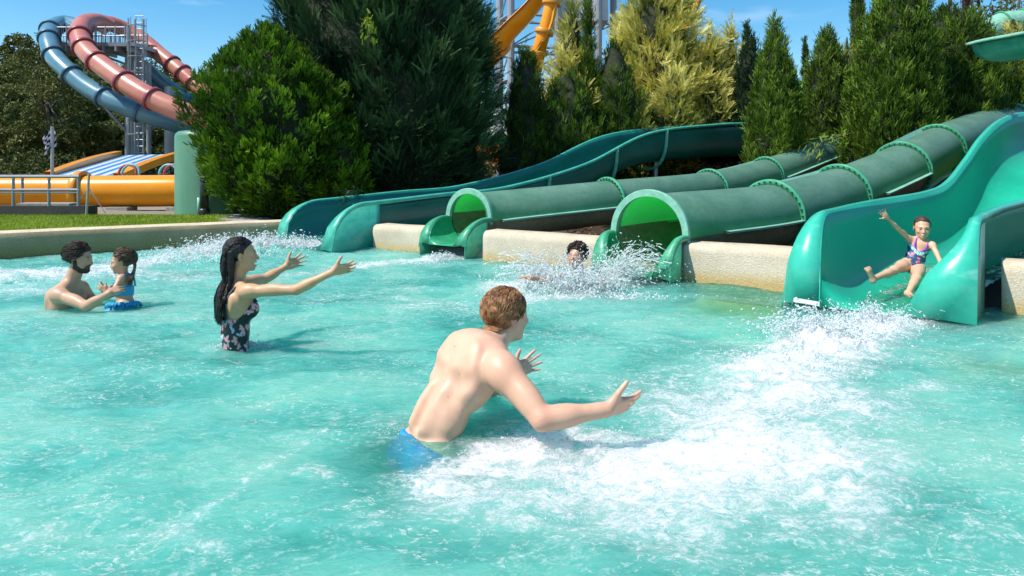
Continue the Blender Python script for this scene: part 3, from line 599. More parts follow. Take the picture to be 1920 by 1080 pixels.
for (a, b_) in ((P(130, 92, 41), P(248, 150, 41)), (P(160, 92, 41), P(248, 125, 41)), (P(168, 170, 40), P(240, 250, 41)), (P(262, 160, 41), P(318, 190, 40.6)), (P(262, 250, 41), P(318, 230, 40.6))): br.tube([a, b_], .07, 8)
br.build('brace', m_tow, t)
t = thing('tube_slide', 'faded blue tube slide curling down from the tower at the left', 'water slide', P(90, 320, 37))
plain_tube(t, [P(150, 52, 41), P(122, 44, 41.5), P(97, 53, 40.2), P(92, 75, 38.8), P(102, 106, 37.8), P(127, 133, 37.2), P(164, 164, 36.8), P(213, 191, 36.5), P(267, 212, 36.6), P(311, 226, 37), P(351, 237, 38), P(400, 240, 40), P(430, 225, 42), P(400, 205, 43.5), P(355, 190, 44), P(324, 170, 43.5), P(293, 148, 43), P(262, 122, 42.5)],   .49, m_blue, (.12, .165, .235, .31, .39, .47, .78, .86), m_blued, seam=215)
t = thing('tube_slide', 'faded red tube slide curling down from the tower in front of the blue one', 'water slide', P(150, 320, 36.5))
plain_tube(t, [P(205, 52, 41.5), P(185, 42, 41), P(160, 44, 39.8), P(150, 60, 38.6), P(155, 85, 37.6), P(173, 108, 36.8), P(209, 136, 36), P(249, 164, 35.4), P(293, 189, 35), P(355, 215, 35), P(420, 238, 36)], .53, m_red, (.26, .34, .46, .60, .74), m_redd, seam=215)
t = thing('tube_slide', 'straight faded red tube slide descending to the right behind the tower', 'water slide', P(330, 320, 43))
plain_tube(t, [P(185, 42, 42), P(212, 46, 42.5), P(240, 59, 43), P(270, 77, 43), P(302, 104, 42.6), P(338, 133, 42), P(373, 164, 41.5), P(420, 205, 41)], .48, m_red, (.52, .64, .74), m_redd, seam=200)
# orange tube on the ground
t = thing('tube_slide', 'orange tube slide lying along the ground behind the railing at the left', 'water slide', (-11, 16, 0))
plain_tube(t, [(-19, 15.8, .57), (-15, 16, .58), (-11.7, 16.1, .58), (-9.6, 16.2, .585), (-7.6, 16.3, .60), (-6, 16.6, .62)], .375, m_or, (.66, .40), m_ord, seam=178)
for x in (-9.15, -7.75, -13): MB().box((x, 16.0, .1), (.5, .45, .26)).build('footing', m_conc, t)
# striped racer slide
t = thing('racer_slide', 'wide orange racer slide with blue and white striped lanes behind the orange tube', 'water slide', P(120, 330, 25))
m_lb = glassfibre('lane_blue', (.02, .25, .62), (.04, .32, .70), .3, 2); m_lw = glassfibre('lane_white', (.66, .72, .76), (.76, .80, .82), .35, 2)
B0, B1, T0, T1 = P(105, 328, 24), P(208, 330, 24), P(232, 291, 34), P(322, 289, 34)
for k in range(9):
    a, b_ = k/9, (k+1)/9; q = [B0+(B1-B0)*a, B0+(B1-B0)*b_, T0+(T1-T0)*b_, T0+(T1-T0)*a]; o = [v-np.array([0, 0, .15]) for v in q]
    MB().add(q+o, [(0, 1, 2, 3), (4, 7, 6, 5), (0, 4, 5, 1), (1, 5, 6, 2), (2, 6, 7, 3), (3, 7, 4, 0)]).build('lane', m_lb if k % 2 == 0 else m_lw, t)
for (a, b_) in ((P(93, 327, 24), P(222, 287, 34)), (P(222, 330, 24), P(340, 287, 34))):
    pts = [a+(b_-a)*u+np.array([0, 0, .08*math.sin(u*math.pi)]) for u in np.linspace(0, 1, 12)]; V = []
    for p in pts: V += [p+np.array([-.18, 0, -.35]), p+np.array([-.18, 0, .10]), p+np.array([.18, 0, .10]), p+np.array([.18, 0, -.2])]
    mk('side_wall', V, [(i*4+j, (i+1)*4+j, (i+1)*4+j+1, i*4+j+1) for i in range(11) for j in range(3)], m_or, t, smooth=False)
# small coloured hoops behind the orange tube
m_hoop = glassfibre('hoop_red', (.45, .05, .06), (.5, .1, .1), .4); m_aq = glassfibre('aqua', (.15, .45, .42), (.2, .5, .48), .4)
for k, (px, c, lab) in enumerate(((239, m_hoop, 'small red hoop above the orange tube, left of the tower post'), (245, m_aq, 'small aqua hoop above the orange tube beside the red one'), (315, m_aq, 'small aqua hoop above the orange tube near the green tank'), (324, m_hoop, 'small red hoop above the orange tube nearest the green tank'))):
    c0 = P(px, 325, 22); mb = MB(); mb.tube([c0+np.array([.28*math.cos(a), .05*math.sin(a), .28*math.sin(a)]) for a in np.linspace(-.2, math.pi+.2, 14)], .04, 8)
    for sx_ in (-.27, .27): mb.tube([c0+np.array([sx_, 0, 0]), c0+np.array([sx_, 0, -.85])], .03, 6)
    o = mb.build('play_hoop', c, smooth=True, base=c0-np.array([0, 0, .85])); props(o, lab, 'hoop', 'small hoops behind the orange tube')
# railing, low wall, guyed post
t = thing('railing', 'grey pipe railing in front of the orange tube at the far left', 'railing', (-9, 12.6, .25))
yR = 12.55
for px in (-75, -20, 25, 42, 92, 147):
    yy = yR+(.7 if px in (42, ) else 0); x = (px-960)/F*yy; MB().tube([(x, yy, .25), (x, yy, P(0, 330, yR)[2])], .026, 8).build('post', m_tow, t)
for py, r in ((331, .03), (356, .026), (361, .018)):
    z = P(0, py, yR)[2]; x1 = (149-960)/F*yR; MB().tube([(-14, yR+.0, z), (x1, yR, z)], r, 8).build('rail', m_tow, t)
t = thing('guyed_post', 'thin post held by guy wires at the end of the grey railing', 'post', P(163, 400, 12.3))
mb = MB(); a = P(167, 325, 12.3); b_ = P(162, 402, 12.3); mb.tube([b_, a], .022, 8).build('pole', m_steel, t)
w = MB(); w.tube([P(166, 352, 12.3), P(198, 400, 12.3)], .008, 5); w.tube([P(166, 352, 12.3), P(149, 378, 12.6)], .008, 5); w.build('guy_wire', m_steel, t)
m_low = pmat('dark_block', (.035, .035, .03), (.07, .065, .055), 3, .9, bump=.5)
x1 = P(157, 0, 12.5)[0]
o = MB().box(((x1-16)/2, 12.72, .33), (x1+16, .4, .24)).build('low_wall', m_low, base=(x1, 12.7, .2)); props(o, 'dark low block wall at the back of the grass, left', 'low wall')
o = MB().box((P(80, 0, 12.75)[0], 12.9, .47), (1.0, .3, .04)).build('concrete_slab', m_conc, base=(P(80, 0, 12.75)[0], 12.9, .45)); props(o, 'pale thin concrete slab on the low wall behind the railing', 'slab')
# flag
t = thing('flag_pole', 'grey pole with a black and white chequered flag before the wooded hill', 'flag pole', P(98, 330, 20))
MB().tube([P(98, 335, 20), P(98, 237, 20)], .045, 8).build('pole', m_steel, t)
m_fl, n, l, b, out = newmat('chequered_cloth'); at = n.new('ShaderNodeAttribute'); at.attribute_name = 'Col'; l.new(at.outputs['Color'], b.inputs['Base Color']); b.inputs['Roughness'].default_value = .8
V = []; C = []; f = []; nn = 7
o0 = P(99.5, 237, 20); ex = P(79, 264, 20)-o0; ey = P(101, 272, 20)-o0
for i in range(nn):
    for j in range(nn):
        c = (.02, .015, .05) if (i+j) % 2 else (.7, .68, .75)
        for (a, b_) in ((i, j), (i+1, j), (i+1, j+1), (i, j+1)):
            u, v = a/nn, b_/nn; p = o0+ex*u+ey*v*(1-.25*u)+np.array([0, .12*math.sin(u*7+v*2), .05*math.sin(u*6+v*4)]); V.append(p); C.append(c)
        f.append(tuple(range(len(V)-4, len(V))))
mk('flag', V, f, m_fl, t, attrs={'Col': np.array(C)})
# green water tank and black pipe
m_tank = pmat('tank_green', (.07, .21, .13), (.12, .27, .17), 1.5, .5, stretch=(1, 1, .4)); m_blk = pmat('black_plastic', (.012, .014, .018), (.03, .03, .035), 5, .4)
t = thing('water_tank', 'pale green plastic water tank beside the left bush', 'tank', (-5.91, 13.3, .2)); r = .60; zt = P(0, 247, 12.8)[2]
V = []; k = 40; prof = [(r, .2), (r+.012, .24), (r, .30), (r, zt-.08), (r-.02, zt-.02), (r-.07, zt+.02), (0.02, zt+.10)]
for (rr, z) in prof:
    for a in np.arange(k)/k*2*math.pi: V.append((-5.91+rr*math.cos(a), 13.3+rr*math.sin(a), z))
mk('tank_shell', V, [(i*k+j, i*k+(j+1) % k, (i+1)*k+(j+1) % k, (i+1)*k+j) for i in range(len(prof)-1) for j in range(k)], m_tank, t)
c = P(383, 408, 12.55); t = thing('drain_pipe', 'upright black plastic pipe in front of the green tank', 'pipe', c)
MB().tube([c, c+np.array([0, 0, 1.0])], .075, 16).build('pipe', m_blk, t, True); MB().tube([c, c+np.array([0, 0, .14]), c+np.array([0, 0, .17])], [.10, .10, .08], 16).build('collar', m_blk, t, True)
c = P(373, 404, 12.6); MB().tube([c, c+np.array([0, 0, .33])], .03, 10).build('side_pipe', m_seam, t, True)

# ------------------------------------------------------------------ orange slides and tower behind the golden conifers
t = thing('slide_tower', 'grey lattice steel tower with stairs behind the golden conifers', 'slide tower', P(960, 310, 33))
mb = MB()
for px, Y in ((937, 33), (958, 31.5), (1046, 32), (1058, 34), (1150, 34), (1122, 32)):
    c = P(px, 0, Y); b = MB(); b.tube([(c[0], Y, .3), (c[0], Y, 12)], .17, 12); b.build('column', m_tow, t)
for z in np.arange(2.2, 11, 1.5):
    for (a, b_) in (((937, 33), (1058, 34)), ((958, 31.5), (1046, 32)), ((937, 33), (958, 31.5)), ((1046, 32), (1150, 34))):
        p = P(a[0], 0, a[1]); q = P(b_[0], 0, b_[1]); mb.tube([(p[0], a[1], z), (q[0], b_[1], z)], .07, 6); mb.tube([(p[0], a[1], z), (q[0], b_[1], z+1.5)], .04, 6)
mb.build('cross_beam', m_tow, t)
st = MB(); a = P(962, 60, 30.5); b_ = P(1012, 0, 30.5); d = (b_-a)
for k in range(-2, 16): c = a+d*(k/9); st.box(c, (.3, 1.1, .05)); st.box(c+np.array([0, -.55, -.02]), (.35, .05, .28))
st.build('stair', m_tow, t)
rr = MB()
for px in np.linspace(1050, 1100, 14): c = P(px, 0, 31); rr.tube([(c[0], 31, P(0, 34, 31)[2]), (c[0], 31, P(0, -8, 31)[2])], .03, 5)
rr.build('railing', m_steel, t)
MB().box((P(1085, 0, 33)[0], 33, P(0, 0, 33)[2]), (2.6, 2, 2.4)).build('cladding', pmat('pale_cladding', (.5, .52, .54), (.58, .6, .62), 2, .6), t)
t = thing('open_water_slide', 'broad orange slide curving down past the dark tree at the top of the photo', 'water slide', P(960, 310, 27))
flume(t, [P(905, 85, 27.5), P(935, 56, 27.3), P(955, 35, 27.2), P(990, 0, 27.2), P(1030, -50, 27.2)], 'R', 1.5, .85, 0, 0, 0, m_or, m_ord, m_or, step=.2, fw=.12)
t = thing('tube_slide', 'narrow orange tube slide dropping behind the golden conifer', 'water slide', P(1010, 310, 26))
plain_tube(t, [P(1046, -30, 26), P(1036, 0, 26), P(1027, 40, 26), P(1015, 78, 26), P(1008, 110, 26.2), P(1004, 130, 26.5)], .26, m_or, (.25, .55, .75), m_ord, seam=210)
t = thing('tube_slide', 'short orange slide end beside the foot of the dark tree', 'water slide', P(940, 305, 22))
plain_tube(t, [P(890, 288, 22), P(925, 292, 22), P(955, 288, 22.3), P(990, 275, 23)], .26, m_or, (.4,), m_ord)
t = thing('tube_slide', 'green slide end above the short orange one by the dark tree', 'water slide', P(940, 265, 24))
plain_tube(t, [P(890, 252, 24), P(925, 268, 24), P(955, 272, 24.3), P(1000, 270, 25)], .24, m_flange, (.4,), m_flange)
t = thing('open_water_slide', 'sliver of orange slide at the top edge above the golden conifers', 'water slide', P(1312, 310, 30))
flume(t, [P(1290, 40, 30), P(1305, 10, 30), P(1322, -25, 30)], 'R', 1.2, .5, 0, 0, 0, m_or, m_ord, m_or, step=.2)
c = P(1300, 60, 31); MB().tube([(c[0], 31, 1.5), (c[0], 31, c[2]+1)], .15, 10).build('support_post', m_tow, t)
# ------------------------------------------------------------------ trees
m_bark = pmat('bark', (.06, .045, .03), (.14, .11, .08), 6, .9, bump=.8, bscale=25, stretch=(1, 1, .3))
def frond(n, L, w, ang, taper=.6, curl=0.0, ll=None, thick=.0):
    """flat spray template: leaflets as quads on both sides of an axis (+Z), fan plane X-Z"""
    q = []; ll = ll or L*.35
    for i in range(n):
        u = (i+.4)/n; z = L*u; s = ll*(1-taper*u)
        for sg in (-1, 1):
            d = np.array([sg*math.sin(ang), curl*.5, math.cos(ang)]); p = np.array([0, curl*u*u*L, z]); sd = np.array([math.cos(ang)*-sg, .35*sg, math.sin(ang)])*w
            q.append([p-sd*.3, p+d*s*.5-sd, p+d*s, p+d*s*.5+sd])
    tip = np.array([0, curl*L, L]); q.append([tip-[0, 0, ll*.6], tip+[w, 0, -ll*.2], tip+[0, 0, ll*.5], tip-[w, 0, ll*.2]])
    return np.array(q, float)
def spray_mesh(name, tmpl, pos, axis, scale, tone, mat_, parent):
    N = len(pos); Z = axis/np.linalg.norm(axis, axis=1)[:, None]; r = RNG.normal(size=(N, 3)); X = np.cross(r, Z); X /= np.linalg.norm(X, axis=1)[:, None]; Y = np.cross(Z, X)
    M = np.stack([X, Y, Z], 1); M = M*np.asarray(scale)[:, None, None]
    V = np.einsum('qvc,nck->nqvk', tmpl, M)+pos[:, None, None, :]
    nq = N*tmpl.shape[0]; Fc = np.arange(nq*4).reshape(-1, 4)
    tn = np.repeat(tone, tmpl.shape[0]*4)+np.tile(RNG.normal(0, .05, nq)[:, None], 4).ravel()
    return mk(name, V.reshape(-1, 3), Fc, mat_, parent, smooth=False, attrs={'tone': np.clip(tn, 0, 1)})
def envelope(th, u, R, prof, seed, lump, lf):
    return R*np.interp(u, prof[0], prof[1])*(1+lump*fbm(np.cos(th)*lf+seed, np.sin(th)*lf+seed*2, u*lf*2.2, 3)*1.6)
def conifer(name, label, cat, base, h, R, prof, tmpl, mat_, ntips, per, out_w, up_w, jit=.07, lump=.22, lf=2.2, scale=(.68, 1.08), seed=1, spike=0, core=.72, group=None, trunk=.12, tone0=.5, tvar=.22, lean=(0, 0), flip=0, cone=.28, zmin=0.0, plume=.34, dmax=.34):
    R = max(.1, R*.95-.07)
    base = np.array(base, float); base[2] = float(ground(base[0], base[1]))-.02 if base[2] is None or np.isnan(base[2]) else base[2]
    t = thing(name, label, cat, base, group)
    tr = MB(); tr.tube([base+np.array([0, 0, -.1]), base+np.array([lean[0]*.4, lean[1]*.4, h*.5]), base+np.array([lean[0]*.85, lean[1]*.85, h*.88])], [trunk, trunk*.6, trunk*.15], 9)
    tr.build('trunk', m_bark, t, True)
    # equal-area tips
    u = RNG.uniform(0, 1, ntips*4); w = np.interp(u, prof[0], prof[1]); keep = RNG.uniform(0, 1, len(u)) < (w+.05)/(w.max()+.05); u = u[keep][:ntips]; n = len(u)
    th = RNG.uniform(0, 2*math.pi, n); r = envelope(th, u, R, prof, seed, lump, lf)
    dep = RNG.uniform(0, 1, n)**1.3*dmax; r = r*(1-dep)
    o = np.stack([np.cos(th), np.sin(th), 0*th], 1); L = np.stack([lean[0]*u, lean[1]*u, 0*u], 1)
    tip = base+L+o*r[:, None]+np.array([0, 0, 1.])*(zmin+(h-zmin)*u)[:, None]
    slope = np.gradient(np.interp(np.linspace(0, 1, 60), prof[0], prof[1])); sl = -np.interp(u, np.linspace(0, 1, 60), slope)*60*R/h
    ax = o*(out_w*(1-.75*u))[:, None]+np.array([0, 0, 1.])*(up_w+.4*np.clip(sl, -1, 1.5))[:, None]*(1 if not flip else 1)
    ax = ax/np.linalg.norm(ax, axis=1)[:, None]
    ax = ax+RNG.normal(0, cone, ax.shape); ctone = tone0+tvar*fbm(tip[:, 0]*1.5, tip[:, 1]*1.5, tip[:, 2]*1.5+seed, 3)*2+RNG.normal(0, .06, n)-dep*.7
    ii = np.repeat(np.arange(n), per); k = len(ii); axn = ax/np.linalg.norm(ax, axis=1)[:, None]
    tt = RNG.uniform(0, 1, k); ln = plume*RNG.uniform(.6, 1.3, n)[ii]; lat = RNG.normal(size=(k, 3)); lat -= axn[ii]*(lat*axn[ii]).sum(1)[:, None]
    A = axn[ii]+RNG.normal(0, .24, (k, 3))+lat*.16; pos = tip[ii]+axn[ii]*(.35-tt[:, None])*ln[:, None]+lat*(jit*1.5*tt**.75)[:, None]
    sc = RNG.uniform(scale[0], scale[1], k); tone = ctone[ii]+RNG.normal(0, .07, k)-.42*(tt-.4)  # tip highlights and dark insides put into the tone, as on new growth
    if spike:   # pointed leader shoots on top
        m2 = spike*26; uu = RNG.uniform(0, 1, m2); pz = base+np.array([lean[0], lean[1], 0])+np.stack([RNG.normal(0, .02+.05*(1-uu), m2), RNG.normal(0, .02+.05*(1-uu), m2), h*(.93+.12*uu)], 1)
        pos = np.vstack([pos, pz]); A = np.vstack([A, np.array([0, 0, 1.])+RNG.normal(0, .25, (m2, 3))]); sc = np.r_[sc, RNG.uniform(.5, .9, m2)]; tone = np.r_[tone, np.full(m2, tone0)]
    pos[:, 2] = np.maximum(pos[:, 2], base[2]+.05)
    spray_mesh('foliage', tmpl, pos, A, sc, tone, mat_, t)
    # dense inner shoots so that nothing shines through the heart of the crown
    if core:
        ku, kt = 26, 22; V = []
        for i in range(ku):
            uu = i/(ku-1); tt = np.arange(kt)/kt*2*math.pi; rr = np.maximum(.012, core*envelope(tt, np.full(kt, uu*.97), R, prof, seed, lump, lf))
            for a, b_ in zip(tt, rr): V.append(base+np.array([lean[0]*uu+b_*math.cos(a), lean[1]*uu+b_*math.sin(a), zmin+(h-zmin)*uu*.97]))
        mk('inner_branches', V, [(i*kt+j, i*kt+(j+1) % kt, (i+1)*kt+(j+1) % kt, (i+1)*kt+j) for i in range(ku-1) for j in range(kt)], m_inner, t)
    return t
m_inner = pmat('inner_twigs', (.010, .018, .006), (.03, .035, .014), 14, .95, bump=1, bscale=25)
L_thuja = leafmat('thuja_leaf', [(.020, .06, .005), (.075, .165, .008), (.17, .31, .012), (.31, .47, .03)])
L_dark = leafmat('dark_cypress_leaf', [(.006, .022, .009), (.017, .052, .018), (.045, .105, .035), (.12, .21, .075)], trw=.1, rough=.7)
L_jun = leafmat('juniper_leaf', [(.028, .065, .007), (.085, .155, .014), (.18, .28, .03), (.30, .41, .05)], trw=.15)
L_gold = leafmat('golden_leaf', [(.07, .11, .02), (.25, .28, .05), (.58, .53, .11), (.82, .75, .25)], trw=.2)
L_far = leafmat('gum_leaf', [(.035, .05, .014), (.08, .10, .025), (.16, .18, .05), (.26, .27, .09)], trw=.12)
L_brown = leafmat('dead_leaf', [(.05, .02, .01), (.12, .055, .035), (.18, .09, .06), (.22, .12, .08)])
F_thuja = frond(6, .10, .0065, .55, ll=.036)
F_plume = frond(10, .24, .0052, .50, ll=.052, curl=.10)
F_gold = frond(9, .24, .0068, .62, ll=.062, curl=.2)
F_jun = frond(8, .14, .0052, .42, ll=.036)
F_fine = frond(7, .125, .0054, .34, ll=.035)
G = lambda px, Y: np.array([(px-960)/F*Y, Y, np.nan])
def top(base_px, Y, ytop): b = G(base_px, Y); return P(0, ytop, Y)[2]-float(ground(b[0], b[1]))
round_ = ([0, .05, .2, .42, .62, .8, .92, 1], [.55, .72, .93, 1, .90, .66, .38, .04])
# bush 1
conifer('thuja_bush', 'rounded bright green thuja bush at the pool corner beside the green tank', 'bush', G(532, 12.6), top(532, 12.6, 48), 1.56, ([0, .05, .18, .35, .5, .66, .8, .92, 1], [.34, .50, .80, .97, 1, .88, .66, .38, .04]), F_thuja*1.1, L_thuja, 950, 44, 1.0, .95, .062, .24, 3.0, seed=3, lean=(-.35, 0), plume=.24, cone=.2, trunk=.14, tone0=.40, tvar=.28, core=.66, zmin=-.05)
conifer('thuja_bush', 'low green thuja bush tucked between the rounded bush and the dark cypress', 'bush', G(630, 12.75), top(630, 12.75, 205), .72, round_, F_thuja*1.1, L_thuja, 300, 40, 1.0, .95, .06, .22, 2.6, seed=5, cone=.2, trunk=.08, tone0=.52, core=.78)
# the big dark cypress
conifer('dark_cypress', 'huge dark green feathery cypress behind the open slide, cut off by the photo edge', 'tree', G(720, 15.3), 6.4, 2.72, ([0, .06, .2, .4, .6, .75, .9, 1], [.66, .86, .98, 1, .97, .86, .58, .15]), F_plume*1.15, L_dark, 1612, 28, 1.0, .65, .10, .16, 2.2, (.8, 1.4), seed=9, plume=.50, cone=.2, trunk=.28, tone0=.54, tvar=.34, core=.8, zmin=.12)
spire = ([0, .08, .25, .5, .7, .85, .95, 1], [.65, .9, 1, .85, .58, .33, .15, .03])
bush = ([0, .08, .25, .5, .72, .88, .96, 1], [.7, .92, 1, .93, .72, .42, .2, .04])
col_ = ([0, .05, .3, .6, .85, .96, 1], [.6, .9, 1, .85, .5, .2, .03])
# dark junipers
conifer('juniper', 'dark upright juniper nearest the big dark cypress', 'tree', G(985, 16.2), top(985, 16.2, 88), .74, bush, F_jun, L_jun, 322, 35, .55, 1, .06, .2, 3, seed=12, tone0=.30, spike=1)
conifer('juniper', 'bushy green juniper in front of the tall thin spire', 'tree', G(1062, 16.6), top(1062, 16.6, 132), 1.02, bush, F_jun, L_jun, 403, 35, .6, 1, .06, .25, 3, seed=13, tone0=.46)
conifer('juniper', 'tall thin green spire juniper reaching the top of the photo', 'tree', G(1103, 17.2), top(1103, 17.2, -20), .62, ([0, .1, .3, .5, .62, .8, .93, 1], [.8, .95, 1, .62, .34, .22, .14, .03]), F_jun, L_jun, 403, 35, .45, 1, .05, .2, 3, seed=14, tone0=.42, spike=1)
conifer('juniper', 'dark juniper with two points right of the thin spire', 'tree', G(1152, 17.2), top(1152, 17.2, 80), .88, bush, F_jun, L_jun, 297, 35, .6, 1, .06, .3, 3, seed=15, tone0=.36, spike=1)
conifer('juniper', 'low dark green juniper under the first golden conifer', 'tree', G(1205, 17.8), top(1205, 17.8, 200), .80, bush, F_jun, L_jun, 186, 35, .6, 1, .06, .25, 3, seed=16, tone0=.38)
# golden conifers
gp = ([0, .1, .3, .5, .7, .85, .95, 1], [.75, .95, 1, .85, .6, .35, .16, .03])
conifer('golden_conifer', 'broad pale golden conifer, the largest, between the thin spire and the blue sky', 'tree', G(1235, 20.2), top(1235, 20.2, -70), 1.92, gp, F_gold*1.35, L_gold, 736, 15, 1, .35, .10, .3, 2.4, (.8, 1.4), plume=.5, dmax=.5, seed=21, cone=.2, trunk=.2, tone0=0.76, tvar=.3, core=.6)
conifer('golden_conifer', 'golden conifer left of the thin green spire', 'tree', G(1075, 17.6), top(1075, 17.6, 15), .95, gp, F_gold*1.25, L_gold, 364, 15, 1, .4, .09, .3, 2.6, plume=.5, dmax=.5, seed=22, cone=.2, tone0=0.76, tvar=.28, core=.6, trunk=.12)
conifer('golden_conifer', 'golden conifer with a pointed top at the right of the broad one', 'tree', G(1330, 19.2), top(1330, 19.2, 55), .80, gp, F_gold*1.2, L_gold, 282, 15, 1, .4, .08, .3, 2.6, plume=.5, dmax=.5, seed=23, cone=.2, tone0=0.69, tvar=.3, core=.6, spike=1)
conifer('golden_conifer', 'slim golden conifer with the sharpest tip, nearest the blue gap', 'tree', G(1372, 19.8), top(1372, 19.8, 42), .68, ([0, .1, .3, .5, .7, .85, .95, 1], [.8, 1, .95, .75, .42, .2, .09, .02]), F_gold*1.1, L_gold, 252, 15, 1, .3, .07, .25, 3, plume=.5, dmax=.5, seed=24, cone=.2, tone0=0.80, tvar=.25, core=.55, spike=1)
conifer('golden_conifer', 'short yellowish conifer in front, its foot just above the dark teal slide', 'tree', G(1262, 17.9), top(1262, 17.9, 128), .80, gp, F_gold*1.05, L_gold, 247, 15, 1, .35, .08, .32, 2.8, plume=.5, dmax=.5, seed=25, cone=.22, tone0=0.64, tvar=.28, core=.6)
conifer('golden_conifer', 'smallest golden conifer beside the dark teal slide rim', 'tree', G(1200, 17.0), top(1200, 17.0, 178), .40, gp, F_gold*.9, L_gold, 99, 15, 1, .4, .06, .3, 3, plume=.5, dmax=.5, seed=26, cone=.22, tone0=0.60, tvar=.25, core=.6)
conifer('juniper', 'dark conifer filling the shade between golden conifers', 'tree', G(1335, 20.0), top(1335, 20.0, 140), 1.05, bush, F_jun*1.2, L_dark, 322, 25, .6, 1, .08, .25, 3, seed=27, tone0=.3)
# cypresses on the right
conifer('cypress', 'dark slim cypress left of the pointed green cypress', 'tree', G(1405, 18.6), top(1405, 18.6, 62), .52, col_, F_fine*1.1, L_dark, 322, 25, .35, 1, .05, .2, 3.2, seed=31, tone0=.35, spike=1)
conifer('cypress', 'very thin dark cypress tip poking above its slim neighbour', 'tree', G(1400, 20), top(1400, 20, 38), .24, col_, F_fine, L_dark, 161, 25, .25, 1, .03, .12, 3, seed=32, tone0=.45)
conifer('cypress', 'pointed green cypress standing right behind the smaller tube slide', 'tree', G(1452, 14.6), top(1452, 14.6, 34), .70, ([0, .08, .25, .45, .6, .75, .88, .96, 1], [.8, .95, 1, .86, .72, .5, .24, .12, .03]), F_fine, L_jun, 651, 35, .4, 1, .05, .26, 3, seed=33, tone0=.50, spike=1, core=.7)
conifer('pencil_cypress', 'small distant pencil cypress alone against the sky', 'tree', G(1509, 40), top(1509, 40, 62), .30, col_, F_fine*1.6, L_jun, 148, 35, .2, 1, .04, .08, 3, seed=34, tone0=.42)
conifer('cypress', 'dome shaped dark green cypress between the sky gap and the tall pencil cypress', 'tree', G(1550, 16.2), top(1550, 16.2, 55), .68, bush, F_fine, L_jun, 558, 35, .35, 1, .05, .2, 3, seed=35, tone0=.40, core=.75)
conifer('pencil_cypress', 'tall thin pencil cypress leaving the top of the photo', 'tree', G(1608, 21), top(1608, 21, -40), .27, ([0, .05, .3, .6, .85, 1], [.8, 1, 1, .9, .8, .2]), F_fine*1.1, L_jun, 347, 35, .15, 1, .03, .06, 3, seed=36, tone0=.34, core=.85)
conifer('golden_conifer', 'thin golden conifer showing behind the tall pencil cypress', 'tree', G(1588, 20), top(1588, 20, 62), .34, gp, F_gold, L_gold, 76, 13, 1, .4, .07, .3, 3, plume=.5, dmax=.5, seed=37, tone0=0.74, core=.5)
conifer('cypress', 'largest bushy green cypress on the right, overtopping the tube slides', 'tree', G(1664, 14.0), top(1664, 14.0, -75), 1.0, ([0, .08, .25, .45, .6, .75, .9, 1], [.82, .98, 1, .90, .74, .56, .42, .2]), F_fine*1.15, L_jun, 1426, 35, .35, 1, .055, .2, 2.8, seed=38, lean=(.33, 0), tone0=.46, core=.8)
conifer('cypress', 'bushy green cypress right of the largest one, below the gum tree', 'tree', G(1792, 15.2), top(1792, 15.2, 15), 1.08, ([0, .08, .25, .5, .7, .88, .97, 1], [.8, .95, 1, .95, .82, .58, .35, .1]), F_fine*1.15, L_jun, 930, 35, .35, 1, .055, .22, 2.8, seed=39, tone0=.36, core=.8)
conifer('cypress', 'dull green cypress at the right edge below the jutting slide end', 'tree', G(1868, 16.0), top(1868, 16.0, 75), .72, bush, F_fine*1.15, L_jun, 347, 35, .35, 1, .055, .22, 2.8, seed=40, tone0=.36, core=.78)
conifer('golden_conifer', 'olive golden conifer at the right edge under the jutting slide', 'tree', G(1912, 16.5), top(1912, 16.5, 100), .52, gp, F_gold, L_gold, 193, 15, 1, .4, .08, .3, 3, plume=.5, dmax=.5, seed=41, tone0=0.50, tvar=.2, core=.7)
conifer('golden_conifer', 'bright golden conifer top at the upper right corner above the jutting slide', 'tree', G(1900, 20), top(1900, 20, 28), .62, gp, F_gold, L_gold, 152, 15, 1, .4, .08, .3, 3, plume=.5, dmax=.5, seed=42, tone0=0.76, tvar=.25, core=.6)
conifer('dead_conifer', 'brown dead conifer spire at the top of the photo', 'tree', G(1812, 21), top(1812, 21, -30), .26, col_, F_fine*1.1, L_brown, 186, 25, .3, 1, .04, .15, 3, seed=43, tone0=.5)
# a broken cypress branch drooping over the smaller tube
def shoots(name, label, cat, pts, tmpl, mat_, n, spread, sc, parent_mat=m_bark):
    p0 = np.array(pts[0], float); t = thing(name, label, cat, p0)
    MB().tube(pts, list(np.linspace(.025, .006, len(pts))), 7).build('stem', parent_mat, t, True)
    d = catmull(pts, 10); k = RNG.integers(0, len(d)-1, n); ax = (d[k+1]-d[k]); ax /= np.linalg.norm(ax, axis=1)[:, None]
    spray_mesh('foliage', tmpl, d[k]+RNG.normal(0, spread, (n, 3)), ax+RNG.normal(0, .55, (n, 3)), RNG.uniform(sc*.7, sc*1.2, n), RNG.uniform(.4, .8, n), mat_, t); return t
shoots('broken_branch', 'broken cypress branch drooping across the smaller tube slide', 'branch', [P(1600, 250, 14.1), P(1570, 257, 13.8), P(1540, 268, 13.5), P(1520, 288, 13.2)], F_fine, L_jun, 150, .09, 1.2)
shoots('fern_tuft', 'small drooping dark tuft spilling over the rim of the dark teal slide', 'plant', [P(672, 372, 11.3), P(668, 360, 11.2), P(655, 358, 11.0), P(645, 372, 10.8)], F_fine, L_dark, 60, .05, 1)
shoots('yellow_shoot', 'yellow green climbing shoot on the face of the dark cypress', 'plant', [P(690, 90, 12.95), P(694, 60, 12.9), P(688, 35, 12.9)], F_thuja*1.2, leafmat('yellow_leaf', [(.12, .22, .01), (.25, .38, .02), (.4, .5, .05)]), 60, .08, 1)
